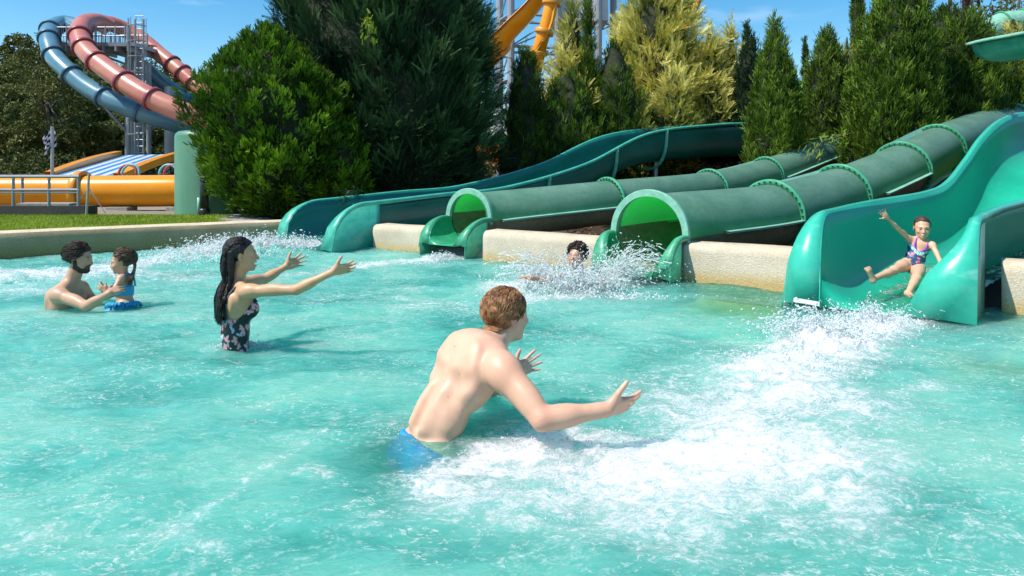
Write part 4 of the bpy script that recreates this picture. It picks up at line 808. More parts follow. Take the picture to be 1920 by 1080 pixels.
# ------------------------------------------------------------------ gum trees on the hill
lq = np.array([[[-.5, 0, 0], [0, .0, -.18], [.5, .06, 0], [0, 0, .18]], [[0, -.5, 0], [.18, 0, .1], [0, .5, .05], [-.18, 0, 0]], [[-.1, -.1, .1], [.3, -.4, .2], [.5, -.5, .5], [.1, -.3, .4]], [[.0, .1, -.1], [-.3, .4, -.2], [-.5, .5, 0], [-.1, .4, .1]]])
def gum(base, h, R, label, seed, n=34, leaf=.42, tone0=.45, group='gum trees on the wooded hill', mat_=L_far, dens=46):
    rg = np.random.default_rng(seed); base = np.array(base, float); base[2] = float(ground(base[0], base[1]))-.1; t = thing('gum_tree', label, 'tree', base, group)
    mb = MB(); tw = [base, base+[rg.normal(0, .2), 0, h*.35], base+[rg.normal(0, .4), 0, h*.62]]; mb.tube(tw, [.022*h, .017*h, .010*h], 7)
    cen = []
    for i in range(n):
        u = rg.uniform(.28, 1); a = rg.uniform(0, 6.28); rr = R*math.sqrt(max(.05, 1-((u-.62)/.42)**2))*rg.uniform(.35, 1.0); cen.append(base+[rr*math.cos(a), rr*math.sin(a), h*u])
    for c in cen[:9]: s = base+(tw[2]-base)*rg.uniform(.5, 1); mb.tube([s, (s+c)/2+[0, 0, -.15], c], [.008*h, .006*h, .003*h], 5)
    mb.build('trunk', m_bark, t, True)
    cen = np.array(cen); k = np.repeat(np.arange(n), dens); br = rg.uniform(.5, 1.0, n)*R*.36
    v = rg.normal(size=(len(k), 3)); v /= np.linalg.norm(v, axis=1)[:, None]; pos = cen[k]+v*(br[k]*rg.uniform(.35, 1, len(k))**.5)[:, None]*np.array([1, 1, .7])
    tn = tone0+rg.normal(0, .12, n)[k]+.10*v[:, 2]*0+rg.normal(0, .09, len(k))
    spray_mesh('crown', lq*leaf, pos, rg.normal(size=(len(k), 3)), rg.uniform(.7, 1.3, len(k)), tn, mat_, t); return t
rg = np.random.default_rng(5)
hill = []
# skyline heights by column from the photograph
sk = lambda px: np.interp(px, [-200, 0, 45, 85, 110, 170, 250, 330, 420, 600, 900, 1300], [80, 88, 62, 62, 70, 118, 122, 135, 165, 190, 230, 260])
for row, (Y, n, dy) in enumerate(((92, 15, 0), (78, 14, 26), (66, 13, 62), (55, 13, 100), (47, 12, 165))):
    for i in range(n):
        px = -60+(i+rg.uniform(-.25, .25)+.5*(row % 2))*(560/(n-1)); hill.append((px, Y+rg.uniform(-3, 3), sk(px)+dy+rg.uniform(-10, 14)))
words = []
for i, (px, Y, yt) in enumerate(hill):
    b = G(px, Y); h = max(3., P(0, yt, Y)[2]-float(ground(b[0], b[1]))); R = min(h*.42, 4.6 if Y > 60 else 3.2)
    gum(b, h, R*rg.uniform(.8, 1.1), 'one of the olive gum trees covering the hill behind the tower, alike in the mass', 100+i, n=26 if Y > 60 else 24, leaf=.50 if Y > 60 else .40, tone0=rg.uniform(.48, .80), dens=46)
gum(G(98, 44), P(0, 85, 44)[2]-1, 2.6, 'gum tree with a bare forked trunk left of the slide tower', 61, n=24, leaf=.34, tone0=.48, group=None)
gum(G(1835, 42), 11.9, 3.4, 'sparse gum tree against the sky at the upper right', 71, n=30, leaf=.28, tone0=.55, group=None, dens=24)
gum(G(1905, 38), 10.6, 2.6, 'sparse gum tree in the very top right corner', 72, n=26, leaf=.26, tone0=.55, group=None, dens=22)
gum(G(1770, 46), 12.4, 2.6, 'sparse gum tree top showing between the two bushy cypresses', 73, n=20, leaf=.28, tone0=.5, group=None, dens=24)
# undergrowth at the foot of the hill (a mass)
n = 16000; X = rg.uniform(-62, 6, n); Yv = rg.uniform(38, 62, n); pos = np.stack([X, Yv, ground(X, Yv)+rg.uniform(0, 1, n)**1.5*(.9+1.3*np.clip((Yv-42)/10, 0, 1))*(1+.5*vn(X*.4, Yv*.4))], 1)
props(spray_mesh('undergrowth', lq*.34, pos, rg.normal(size=(n, 3)), rg.uniform(.7, 1.4, n), .4+.2*vn(X*.5, Yv*.5)+rg.normal(0, .08, n), L_far, None), kind='stuff')
# low shrubs on the slope behind the right-hand slides (dark fill)
n = 9000; X = rg.uniform(2, 26, n); Yv = rg.uniform(19.5, 25, n); pos = np.stack([X, Yv, ground(X, Yv)+rg.uniform(0, 1, n)*1.6*(1+.4*vn(X*.7, Yv*.7))], 1)
props(spray_mesh('slope_shrubbery', lq*.26, pos, rg.normal(size=(n, 3)), rg.uniform(.7, 1.4, n), .3+.15*vn(X*.8, Yv*.8)+rg.normal(0, .08, n), L_jun, None), kind='stuff')
# ------------------------------------------------------------------ lawn
m_grass = leafmat('grass_blade', [(.09, .15, .012), (.20, .29, .02), (.34, .43, .04), (.48, .52, .10)], trw=.3)
n = 60000; X = RNG.uniform(-11.5, -4.4, n); Yv = RNG.uniform(7.2, 12.9, n); ok = (Yv > ypool(X)+.36) & (Yv < 12.55) & (X/Yv < -.425+.02*vn(X*3, Yv*3)); X = X[ok]; Yv = Yv[ok]; n = len(X)
hb = RNG.uniform(.02, .055, n); a = RNG.uniform(0, 6.28, n); z = ground(X, Yv)+.0
V = np.stack([np.stack([X-.006*np.cos(a), Yv-.006*np.sin(a), z], 1), np.stack([X+.006*np.cos(a), Yv+.006*np.sin(a), z], 1), np.stack([X+RNG.normal(0, .02, n), Yv+RNG.normal(0, .02, n), z+hb], 1)], 1)
o = mk('grass', V.reshape(-1, 3), np.arange(n*3).reshape(-1, 3), m_grass, smooth=False, attrs={'tone': np.repeat(np.clip(.5+.25*fbm(X*1.5, Yv*1.5)+RNG.normal(0, .12, n), 0, 1), 3)}); props(o, kind='stuff')
# leaf litter on the dark bank
n = 2600; X = RNG.uniform(1, 12, n); Yv = RNG.uniform(8.5, 18, n); d = X*.58+Yv*.814-6.81; ok = d > .5; X = X[ok]; Yv = Yv[ok]; n = len(X)
pos = np.stack([X, Yv, ground(X, Yv)+.04], 1); m_lit = leafmat('bark_chip', [(.05, .025, .015), (.14, .07, .04), (.26, .15, .09), (.38, .25, .16)], trw=0)
props(spray_mesh('leaf_litter', lq*.09, pos, np.array([[0, 0, 1.]])+RNG.normal(0, .4, (n, 3)), RNG.uniform(.5, 1.8, n), RNG.uniform(0, 1, n), m_lit, None), kind='stuff')
# ------------------------------------------------------------------ people: smooth-union distance fields meshed by surface nets
class SDF:
    def __init__(s, lo, hi, h):
        s.lo = np.array(lo, float); s.h = h; s.n = np.ceil((np.array(hi)-s.lo)/h).astype(int)+1
        s.f = np.full(s.n, .5, np.float32); s.ax = [s.lo[i]+h*np.arange(s.n[i]) for i in range(3)]
    def sub(s, lo, hi):
        a = np.clip(((np.array(lo)-s.lo)/s.h).astype(int)-1, 0, s.n-1); b = np.clip(((np.array(hi)-s.lo)/s.h).astype(int)+3, 1, s.n); b = np.maximum(b, a+1)
        sl = tuple(slice(a[i], b[i]) for i in range(3)); X, Y, Z = np.meshgrid(*[s.ax[i][sl[i]] for i in range(3)], indexing='ij', sparse=True); return sl, X, Y, Z
    def comb(s, sl, d, k, cut):
        f = s.f[sl]; d = d.astype(np.float32)
        if cut: d = -d; q = np.clip(.5-.5*(d-f)/k*-1*-1, 0, 1); h = np.clip(.5+.5*(d-f)/k, 0, 1); s.f[sl] = f*(1-h)+d*h+k*h*(1-h)
        else: h = np.clip(.5+.5*(f-d)/k, 0, 1); s.f[sl] = f*(1-h)+d*h-k*h*(1-h)
    def cap(s, a, b, ra, rb=None, k=.02, cut=False):
        rb = ra if rb is None else rb; a = np.array(a, float); b = np.array(b, float); R = max(ra, rb)+k*1.2+.02
        sl, X, Y, Z = s.sub(np.minimum(a, b)-R, np.maximum(a, b)+R); d = b-a; L = max(d@d, 1e-9)
        t = np.clip(((X-a[0])*d[0]+(Y-a[1])*d[1]+(Z-a[2])*d[2])/L, 0, 1)
        s.comb(sl, np.sqrt((X-a[0]-t*d[0])**2+(Y-a[1]-t*d[1])**2+(Z-a[2]-t*d[2])**2)-(ra+(rb-ra)*t), k, cut); return s
    def chain(s, pts, rs, k=.02):
        for i in range(len(pts)-1): s.cap(pts[i], pts[i+1], rs[i], rs[i+1], k if i else k)
        return s
    def ell(s, c, r, B=None, k=.02, cut=False):
        c = np.array(c, float); r = np.array(r, float); B = np.eye(3) if B is None else np.array(B); R = max(r)+k*1.2+.02
        sl, X, Y, Z = s.sub(c-R, c+R); P_ = [(X-c[0])*B[i][0]+(Y-c[1])*B[i][1]+(Z-c[2])*B[i][2] for i in range(3)]
        k0 = np.sqrt(sum((P_[i]/r[i])**2 for i in range(3))); k1 = np.sqrt(sum((P_[i]/r[i]**2)**2 for i in range(3)))+1e-9
        s.comb(sl, k0*(k0-1)/k1, k, cut); return s
    def mesh(s, f=None): return nets(s.f if f is None else f, s.lo, s.h)
def nets(f, lo, h):
    f = f.astype(np.float32); ins = f < 0; n = np.array(f.shape)
    cs = np.zeros(n-1, np.int8)
    C8 = [(i, j, k) for i in (0, 1) for j in (0, 1) for k in (0, 1)]
    for (i, j, k) in C8: cs += ins[i:n[0]-1+i, j:n[1]-1+j, k:n[2]-1+k]
    act = np.argwhere((cs > 0) & (cs < 8)); idx = np.full(n-1, -1, np.int64); idx[tuple(act.T)] = np.arange(len(act))
    acc = np.zeros((len(act), 3)); cnt = np.zeros(len(act))
    val = {c: f[act[:, 0]+c[0], act[:, 1]+c[1], act[:, 2]+c[2]] for c in C8}
    for a in C8:
        for d in range(3):
            if a[d]: continue
            b = list(a); b[d] = 1; b = tuple(b); va, vb = val[a], val[b]; m = (va < 0) != (vb < 0)
            t = va[m]/(va[m]-vb[m]); p = np.tile(np.array(a, float), (m.sum(), 1)); p[:, d] = t; acc[m] += p; cnt[m] += 1
    V = (act+acc/np.maximum(cnt, 1)[:, None])*h+lo; Q = []
    for d in range(3):
        a1, a2 = [(1, 2), (2, 0), (0, 1)][d]
        sl0 = [slice(1, -1)]*3; sl0[d] = slice(0, n[d]-1); sl1 = [slice(1, -1)]*3; sl1[d] = slice(1, n[d])
        A = ins[tuple(sl0)]; B = ins[tuple(sl1)]; e = np.argwhere(A != B); off = np.ones(3, int); off[d] = 0; e = e+off
        fl = A[tuple((e-off).T)]
        def g(u, v):
            q = e.copy(); q[:, a1] -= u; q[:, a2] -= v; return idx[tuple(q.T)]
        q = np.stack([g(1, 1), g(0, 1), g(0, 0), g(1, 0)], 1); q[~fl] = q[~fl][:, ::-1]; Q.append(q)
    Q = np.vstack(Q); return V, Q[(Q >= 0).all(1)]
def smooth_mesh(V, Fq, it=2, lam=.5):
    V = V.copy(); n = len(V); E = np.vstack([Fq[:, [0, 1]], Fq[:, [1, 2]], Fq[:, [2, 3]], Fq[:, [3, 0]]]); E = np.vstack([E, E[:, ::-1]]); deg = np.maximum(np.bincount(E[:, 0], minlength=n), 1)
    for _ in range(it):
        V = V*(1-lam)+lam*np.stack([np.bincount(E[:, 0], V[E[:, 1], k], minlength=n) for k in range(3)], 1)/deg[:, None]
    return V
def basis(fwd, up):
    fwd = nrm(fwd); up = np.array(up, float); up = nrm(up-fwd*(up@fwd)); return np.array([np.cross(fwd, up), fwd, up])   # right, forward, up
def hand(S, w, d, n, thumb, s=1., curl=(.15, .2, .25, .3), spread=(.16, .05, -.07, -.2), tcurl=.2, tout=.9, k0=.010):
    d = nrm(d); n = np.array(n, float); n = nrm(n-d*(n@d)); t = nrm(np.cross(d, n)); t = t if t@np.array(thumb, float) > 0 else -t
    offs = [.030, .010, -.011, -.030]; kn = []
    for i, o in enumerate(offs):
        kk = w+d*(.088-.004*abs(i-1.2))*s+t*o*s; kn.append(kk); S.cap(w+t*o*.55*s+d*.008*s, kk, .0145*s, .0125*s, .011*s)
    S.ell(w+d*.045*s+t*.018*s+n*.006*s, np.array([.026, .034, .014])*s, [t, d, n], .012*s); S.ell(w+d*.04*s-t*.02*s+n*.005*s, np.array([.016, .032, .013])*s, [t, d, n], .01*s)
    Ls = [.071, .079, .073, .058]
    for i in range(4):
        a = kn[i]; dd = nrm(d+t*spread[i]); ang = curl[i]; r = [.0098, .0100, .0095, .0085][i]*s
        for j, fr in enumerate((.45, .30, .25)):
            ang2 = ang*(j+.6); v = dd*math.cos(ang2)+n*math.sin(ang2); b = a+v*Ls[i]*s*fr*1.02; S.cap(a, b, r*(1-.09*j), r*(.94-.09*j), .0035*s); a = b
    a = w+d*.022*s+t*.022*s+n*.006*s; v = nrm(d*.75+t*tout+n*.25); b = a+v*.042*s; S.cap(a, b, .0165*s, .0130*s, .012*s)
    v = nrm(v+d*.15+n*tcurl*.3); c = b+v*.030*s; S.cap(b, c, .0120*s, .0108*s, .004*s); v = nrm(v+d*.15+n*tcurl*.5); S.cap(c, c+v*.023*s, .0108*s, .0088*s, .003*s)
def head(S, c, B, s=1., mouth=0.0, smile=0, fem=0, child=0):
    T = lambda x, y, z: c+(B[0]*x+B[1]*y+B[2]*z)*s; q = s
    S.ell(T(0, -.018, .036), np.array([.077, .098, .086])*q, B, .01*q)
    S.ell(T(0, .028, -.022), np.array([.064, .070, .088])*q*(1 if not child else .98), B, .03*q)
    jw = .050 if not fem else .044; jw = .041 if child else jw; jl = -.078 if not child else -.066
    S.ell(T(0, .030, jl), np.array([jw, .056, .038])*q, B, .025*q); S.ell(T(0, .078, jl-.024), np.array([.021, .016, .017])*q, B, .018*q)
    for g in (-1, 1):
        if child: S.cap(T(g*.040, .0, -.052), T(g*.026, .05, -.078), .016*q, .014*q, .02*q)
        else: S.cap(T(g*.044, -.0, -.06), T(g*.034, .05, -.09), .017*q, .015*q, .02*q)
        S.ell(T(g*.040, .068, -.030), np.array([.022, .018, .02])*q, B, .02*q)
        S.cap(T(g*.010, .092, .019), T(g*.048, .074, .020), .0085*q, .007*q, .014*q)
        S.ell(T(g*.031, .103, .002), np.array([.018, .012, .011])*q, B, .012*q, cut=True)
        S.ell(T(g*.031, .080, .000), np.array([.0145, .0145, .0125])*q, B, .003*q)
        e = T(g*.078, -.006, -.008); S.ell(e, np.array([.0075, .018, .031])*q, [B[0]*.92+B[1]*-.38*g, B[1], B[2]], .006*q); S.ell(T(g*.086, -.002, -.004), np.array([.006, .010, .018])*q, B, .004*q, cut=True)
    nl = .026 if not child else .018
    S.cap(T(0, .092, .006), T(0, .092+nl*.85, -.027), .0075*q, .0095*q, .010*q); S.ell(T(0, .088+nl, -.034), np.array([.0105, .010, .009])*q, B, .006*q)
    for g in (-1, 1): S.ell(T(g*.011, .096+nl*.35, -.037), np.array([.0075, .009, .007])*q, B, .006*q)
    mo = mouth*.030
    if mouth: S.ell(T(0, .100, -.062-mo*.5), np.array([.022, .022, .006+mo*.6])*q, B, .005*q, cut=True)
    S.cap(T(-.022, .084, -.056), T(0, .101, -.053), .0052*q, .0062*q, .005*q); S.cap(T(.022, .084, -.056), T(0, .101, -.053), .0052*q, .0062*q, .005*q)
    S.cap(T(-.020, .082, -.062-mo), T(0, .098, -.066-mo), .0052*q, .0070*q, .005*q); S.cap(T(.020, .082, -.062-mo), T(0, .098, -.066-mo), .0052*q, .0070*q, .005*q)
    return T
m_skin = colmat('wet_skin', .46, sss=.10, bump=.05, bscale=150, spec=.42, coat=.0)
def skincol(V, base, paints, seed=0, var=.12):
    C = np.tile(np.array(base, float), (len(V), 1)); nz = fbm(V[:, 0]*7+seed, V[:, 1]*7, V[:, 2]*7, 4)
    C = C*(1+var*nz+.11*fbm(V[:, 0]*26, V[:, 1]*26, V[:, 2]*26, 3))[:, None]; C[:, 0] *= 1+.05*nz
    for (c, r, col, st) in paints:
        c = np.array(c, float)
        if not isinstance(r, tuple): d = np.linalg.norm(V-c, axis=1)/r
        else: d = np.linalg.norm((V-c)@np.array(r[1]).T/np.array(r[0]), axis=1)
        w = st*(1-sstep(.75, 1.15, d)); C = C*(1-w)[:, None]+np.array(col)*w[:, None]
    return np.clip(C, 0, 1)
def facepaint(T, B, s, lip=(.42, .14, .12), iris=(.05, .03, .02), brow=(.06, .035, .02), mouth=0, smile=0):
    p = []
    for g in (-1, 1):
        p += [(T(g*.031, .091, .000), ([.0125*s, .012*s, .0055*s], B), (.50, .46, .42), .9*(not smile)), (T(g*.031, .094, .0), ([.0055*s if not smile else .0125*s, .012*s, .0058*s if not smile else .0042*s], B), iris, 1.), (T(g*.031, .094, .0065), ([.016*s, .014*s, .0025*s], B), (.06, .03, .02), .8),
              (T(g*.033, .095, .022), ([.019*s, .02*s, .0045*s], B), brow, .85), (T(g*.042, .075, -.03), .022*s, (.62, .22, .16), .25)]
    p += [(T(0, .100, -.052), ([.022*s, .018*s, .005*s], B), lip, .8), (T(0, .098, -.066-mouth*.03), ([.020*s, .018*s, .006*s], B), lip, .8)]
    if mouth: p += [(T(0, .085, -.06-mouth*.016), ([.019*s, .014*s, .004*s+mouth*.014*s], B), (.10, .02, .02), 1.), (T(0, .088, -.0565), ([.016*s, .016*s, .0032*s], B), (.80, .78, .72), 1.)]
    if smile: p += [(T(0, .095, -.0605), ([.031*s, .035*s, .0105*s], B), (.50, .13, .12), .9), (T(0, .095, -.0595), ([.025*s, .035*s, .0062*s], B), (.85, .82, .78), 1.)]
    return p
def person(name_label, S, base, skin, paints, group=None, seed=0, it=2):
    V, Q = S.mesh(); V = smooth_mesh(V, Q, it, .4); o = mk('person', V, Q, m_skin, base=base, attrs={'Col': skincol(V, skin, paints, seed)})
    props(o, name_label, 'person', group); return o
def wear(S, parent, name, m, region, off=.005, col=None, it=2, sub=None):
    """garment: offset of the body surface kept where region<0 (region(X,Y,Z) is a distance-like field)"""
    X, Y, Z = np.meshgrid(*S.ax, indexing='ij', sparse=True); f = np.maximum(S.f-off, region(X, Y, Z).astype(np.float32)); V, Q = nets(f, S.lo, S.h)
    V = smooth_mesh(V, Q, it, .4); return mk(name, V, Q, m, parent, attrs=None if col is None else {'Col': col(V)})
def hairmat(name, c1, c2, scale=60, stretch=(1, 1, 1), rough=.32): return pmat(name, c1, c2, scale, rough+.12, .1, bump=.5, bscale=scale*1.6, stretch=stretch, coat=.0, spec=.35)
def haircap(S0, T, B, c, s, m, parent, thick=.013, h=.005, front=.055, low=-.055, amp=.006, name='hair', lf=60, full=0):
    """hair = the head's own surface pushed outwards and kept behind the hair line"""
    lo = c-.17*s; hi = c+.17*s; sl, X, Y, Z = S0.sub(lo, hi); X, Y, Z = np.broadcast_arrays(X, Y, Z)
    x, y, z = [((X-c[0])*B[i][0]+(Y-c[1])*B[i][1]+(Z-c[2])*B[i][2])/s for i in range(3)]
    f0 = S0.f[sl]; f1 = SDF.__new__(SDF); f1.ax = None
    nzv = fbm(x*lf, y*lf*.4, z*lf*.45, 3)*amp+.35*amp*fbm(x*lf*.4+9, y*lf*.3, z*lf*.3, 2)
    vol = sstep(-.09, .05, z); f = f0-(thick*(.45+.55*vol))*s-nzv
    zz = z+.004*fbm(x*55, y*55, z*20, 2)
    yl = np.interp(zz, [-.14, -.105, -.085, -.035, -.028, .03, .05, .068, .085, .13], [-.30, -.075, -.035, -.028, .012, .020, .036, .058, .085, .22]); yl = yl+(front-.055)*sstep(.02, .06, z)
    f = np.maximum(f, (y-yl)*.6*s); f = np.maximum(f, (low-.022-z)*.8*s)
    ear = np.sqrt(((np.abs(x)-.088)/.03)**2+((y+.002)/.022)**2+((z+.010)/.034)**2)-1; f = np.maximum(f, -ear*.02*s)
    f = np.maximum(f, np.sqrt(x*x+(y+.02)**2+(z-.01)**2)*s-.132*s); f = np.maximum(f, (np.where(y < -.015, -.047, -.2)-z)*s)
    lo2 = np.array([S0.ax[i][sl[i]][0] for i in range(3)]); V, Q = nets(f, lo2, S0.h); V = smooth_mesh(V, Q, 1, .25); return mk(name, V, Q, m, parent)
def arm(S, sh, el, wr, s=1., musc=1., fem=0, k=.02):
    u = el-sh; f_ = wr-el; a = 1 if not fem else .80
    S.cap(sh, el, .050*s*a*musc, .040*s*a, k); S.ell(sh+u*.10, np.array([.060, .060, .072])*s*a*(musc if musc > 1 else 1), basis(u, [.1, .2, 1])[[0, 2, 1]], .03*s)
    ub = basis(u, [0, 0, 1]); S.ell(sh+u*.55+ub[2]*.010*s, np.array([.040, .043, .10])*s*a*musc, ub[[0, 2, 1]], .02*s)
    S.cap(el, wr, .040*s*a, .0265*s*a, .018*s); fb = basis(f_, [0, 0, 1]); S.ell(el+f_*.28, np.array([.044, .041, .085])*s*a, fb[[0, 2, 1]], .02*s); S.cap(wr-f_*.12, wr+nrm(f_)*.012*s, .026*s*a, .0235*s*a, .012*s)

# ---- the man in front, seen from behind, leaning forward with both arms out
c = 417.
Pel = P(806, 850, 3.02); Bel = P(828, 775, 3.05); Chs = P(878, 695, 3.12); Nk = P(922, 648, 3.20); Hd = P(949, 592, 3.30)
S = SDF((-1.05, 2.45, -.62), (.66, 3.95, 1.1), .0062)
fw = nrm([.80, .60, 0]); rt_ = np.array([fw[1], -fw[0], 0]); sp = nrm(Chs-Pel); Bt = basis(np.cross(sp, rt_)*-1 if np.cross(sp, rt_)@fw < 0 else np.cross(sp, rt_), sp)
if Bt[0]@rt_ < 0: Bt = np.array([-Bt[0], Bt[1], Bt[2]])
shR = P(938, 690, 2.98); shL = P(862, 657, 3.34)
hpR = Pel+Bt[0]*.095; hpL = Pel-Bt[0]*.095
S.ell(Pel, [.158, .112, .13], Bt, .04); S.ell(Bel, [.148, .103, .15], Bt, .05)
S.ell(Chs-Bt[1]*.0, [.172, .118, .175], Bt, .05); S.ell(Chs+Bt[2]*.10, [.185, .095, .085], Bt, .05)
for g, sh in ((1, shR), (-1, shL)):
    S.cap(Nk+Bt[2]*.0-Bt[1]*.005, sh+Bt[2]*.006, .048, .052, .05); S.ell(Chs+Bt[0]*g*.085-Bt[1]*.082+Bt[2]*.045, [.058, .026, .085], Bt, .035)
    S.ell(Chs+Bt[0]*g*.135+Bt[2]*-.03-Bt[1]*.02, [.045, .075, .12], Bt, .04); S.ell(Chs+Bt[0]*g*.08+Bt[1]*.085+Bt[2]*.03, [.075, .035, .06], Bt, .03)
    S.cap(Bel+Bt[0]*g*.04-Bt[1]*.075-Bt[2]*.08, Chs+Bt[0]*g*.04-Bt[1]*.09-Bt[2]*.02, .032, .030, .035)
    S.ell(Pel+Bt[0]*g*.075-Bt[1]*.065-Bt[2]*.04, [.085, .075, .09], Bt, .03)
S.cap(Pel-Bt[1]*.136+Bt[2]*.09, Chs-Bt[1]*.146+Bt[2]*.06, .024, .022, .028, cut=True)
for g in (1, -1): S.cap(Chs+Bt[0]*g*.06-Bt[1]*.150-Bt[2]*.06, Chs+Bt[0]*g*.15-Bt[1]*.115-Bt[2]*.05, .030, .028, .045, cut=True)
pass
S.cap(Nk-Bt[2]*.03, Hd-np.array([0, 0, .045]), .064, .057, .035)
fH = nrm([.86, .50, -.05]); BH = basis(fH, [.16, .05, 1]); T = head(S, Hd, BH, 1.04)
elR = P(1017, 786, 2.80); wrR = P(1136, 768, 2.86); arm(S, shR, elR, wrR, 1.15, 1.14)
hand(S, wrR, P(1200, 752, 2.95)-wrR, nrm([-.35, .65, .45]), (0, 0, 1), 1.14, (.10, .16, .2, .22), (.20, .04, -.10, -.25), tout=1.15)
elL = P(905, 742, 3.56); wrL = P(962, 700, 3.66); arm(S, shL, elL, wrL, 1.0, 1.05)
hand(S, wrL, P(1018, 668, 3.72)-wrL, nrm([.25, -.9, .1]), (-.4, 0, 1), 1.05, (.06, .08, .1, .12), (.30, .10, -.12, -.34), tout=1.2)
for hp, kn, ft in ((hpR, Pel+fw*.30+rt_*.16-np.array([0, 0, .36]), Pel+fw*.12+rt_*.2-np.array([0, 0, .78])), (hpL, Pel-fw*.02-rt_*.12-np.array([0, 0, .42]), Pel-fw*.3-rt_*.14-np.array([0, 0, .72]))):
    S.cap(hp, kn, .092, .060, .03); S.cap(kn, ft, .056, .04, .02)
paints = facepaint(T, BH, 1.04)+[(elR, .06, (.62, .24, .17), .42), (wrR+.06*nrm(wrR-elR), .09, (.64, .30, .22), .35), (shR, .15, (.66, .33, .22), .28), ((shR+elR)/2, .14, (.62, .29, .18), .22), ((elR+wrR)/2, .16, (.62, .31, .20), .30), (Nk-BH[1]*.03, .07, (.62, .28, .18), .3), (P(985, 675, 3.7), .10, (.66, .32, .27), .35), (T(.08, -.005, -.01), .03, (.62, .22, .16), .4)]
rg = np.random.default_rng(77)
for i in range(26):
    a_, b_ = rg.uniform(-.15, .15), rg.uniform(-.02, .48); paints.append((Pel+sp*b_+Bt[0]*a_-Bt[1]*.115*math.sqrt(1-(a_/.19)**2), rg.uniform(.003, .0055), (.36, .17, .10), .7))
man = person('sunlit bare-backed man leaning forward in the foreground with both arms held out', S, P(806, 812, 3.05), (.66, .39, .265), paints, seed=3)
m_short = pmat('blue_shorts_cloth', (.006, .16, .50), (.02, .34, .66), 9, .6, bump=.3, bscale=30)
topc = P(800, 806, 3.03)
wear(S, man, 'swim_shorts', m_short, lambda X, Y, Z: np.maximum((X-topc[0])*Bt[2][0]+(Y-topc[1])*Bt[2][1]+(Z-topc[2])*Bt[2][2]+.045, -(Z+.42)), .009)
m_hman = hairmat('reddish_brown_hair', (.10, .040, .014), (.44, .21, .09), 30, rough=.42)
haircap(S, T, BH, Hd, 1.04, m_hman, man, thick=.012, h=.0042, low=-.060, amp=.010, lf=48, front=.062)
def strands(T, B, c, s, m, parent, n, L, r, seed, flow, wild=.45, name='hair_strands', z0=-.02, lift=.012, ymax=.07):
    rg = np.random.default_rng(seed); mb = MB()
    for i in range(n):
        for _ in range(30):
            v = nrm(rg.normal(size=3)); x, y, z = v[0]*.084, -.018+v[1]*.106, .038+v[2]*.094
            if z > z0-.35*(y+.0)*0 and y < ymax-.9*max(0, .05-z) and not (abs(x) > .06 and -.03 < y < .02 and z < .025): break
        p = T(x, y, z); nn = B[0]*v[0]+B[1]*v[1]+B[2]*v[2]; t_ = B[0]*flow[0]+B[1]*flow[1]+B[2]*flow[2]+rg.normal(0, wild, 3); t_ = nrm(t_-nn*(t_@nn)); pts = []; q = p+nn*.004
        for j in range(5):
            pts.append(q+nn*lift*math.sin(j/4*math.pi)*rg.uniform(.4, 1)*.5); q = q+t_*L*rg.uniform(.15, .25)*s-nn*.0016*j; 
        mb.tube(pts, [r, r*1.1, r, r*.7, r*.25], 5)
    return mb.build(name, m, parent, True)
strands(T, BH, Hd, 1.05, m_hman, man, 1300, .055, .0020, 4, (.25, -.55, -.75), wild=.26, z0=-.040, lift=.008)

# ---- woman with long wet hair, arms stretched to the right
Y0 = 4.45; k_ = 1280/Y0
Pel = P(446, 690, Y0); Wst = P(441, 622, Y0); Chs = P(446, 574, Y0); Nk = P(444, 528, Y0+.02); Hd = P(452, 478, Y0+.03)
S = SDF((-2.2, 3.95, -.45), (-.95, 5.15, .85), .0062)
fw = nrm([.86, .51, 0]); rt_ = np.array([fw[1], -fw[0], 0]); Bt = basis(fw, nrm(Chs-Pel)); 
S.ell(Pel, [.158, .108, .15], Bt, .06); S.ell(Wst, [.112, .082, .14], Bt, .06); S.ell(Chs, [.132, .092, .12], Bt, .05); S.ell(Chs+Bt[2]*.065, [.135, .072, .06], Bt, .04)
shR = Chs+Bt[0]*.155+Bt[2]*.118+Bt[1]*.02; shL = Chs-Bt[0]*.150+Bt[2]*.118+Bt[1]*.03
for g, sh in ((1, shR), (-1, shL)):
    S.cap(Nk-Bt[2]*.012, sh, .034, .040, .04); S.ell(Chs+Bt[0]*g*.070+Bt[1]*.066-Bt[2]*.012, [.054, .048, .054], Bt, .03); S.ell(Chs+Bt[0]*g*.07-Bt[1]*.055+Bt[2]*.03, [.05, .022, .07], Bt, .03)
    S.ell(Pel+Bt[0]*g*.07-Bt[1]*.06-Bt[2]*.03, [.08, .075, .09], Bt, .03); S.cap(Pel+Bt[0]*g*.085, Pel+Bt[0]*g*.095-Bt[2]*.5+Bt[1]*.06, .090, .06, .03)
S.cap(Nk-Bt[2]*.03, Hd-np.array([0, 0, .05]), .046, .044, .03)
fH = nrm([.93, .36, .02]); BH = basis(fH, [-.08, 0, 1]); T = head(S, Hd, BH, .92, mouth=.55, fem=1)
elR = P(556, 543, 4.25); wrR = P(624, 510, 4.25); arm(S, shR, elR, wrR, .98, 1, 1); hand(S, wrR, P(672, 497, 4.3)-wrR, nrm([-.15, .8, .45]), (0, 0, 1), .90, (.05, .08, .12, .16), (.22, .06, -.10, -.25), tout=1.0)
elL = P(497, 523, 4.80); wrL = P(536, 500, 4.92); arm(S, shL, elL, wrL, .98, 1, 1); hand(S, wrL, P(566, 487, 4.98)-wrL, nrm([.1, -1, .1]), (-.2, 0, 1), .92, (.05, .08, .1, .12), (.32, .12, -.10, -.34), tout=1.1)
paints = facepaint(T, BH, .92, mouth=.55)+[(elR, .05, (.55, .24, .13), .3), (wrR+.05*nrm(wrR-elR), .07, (.60, .29, .18), .3)]
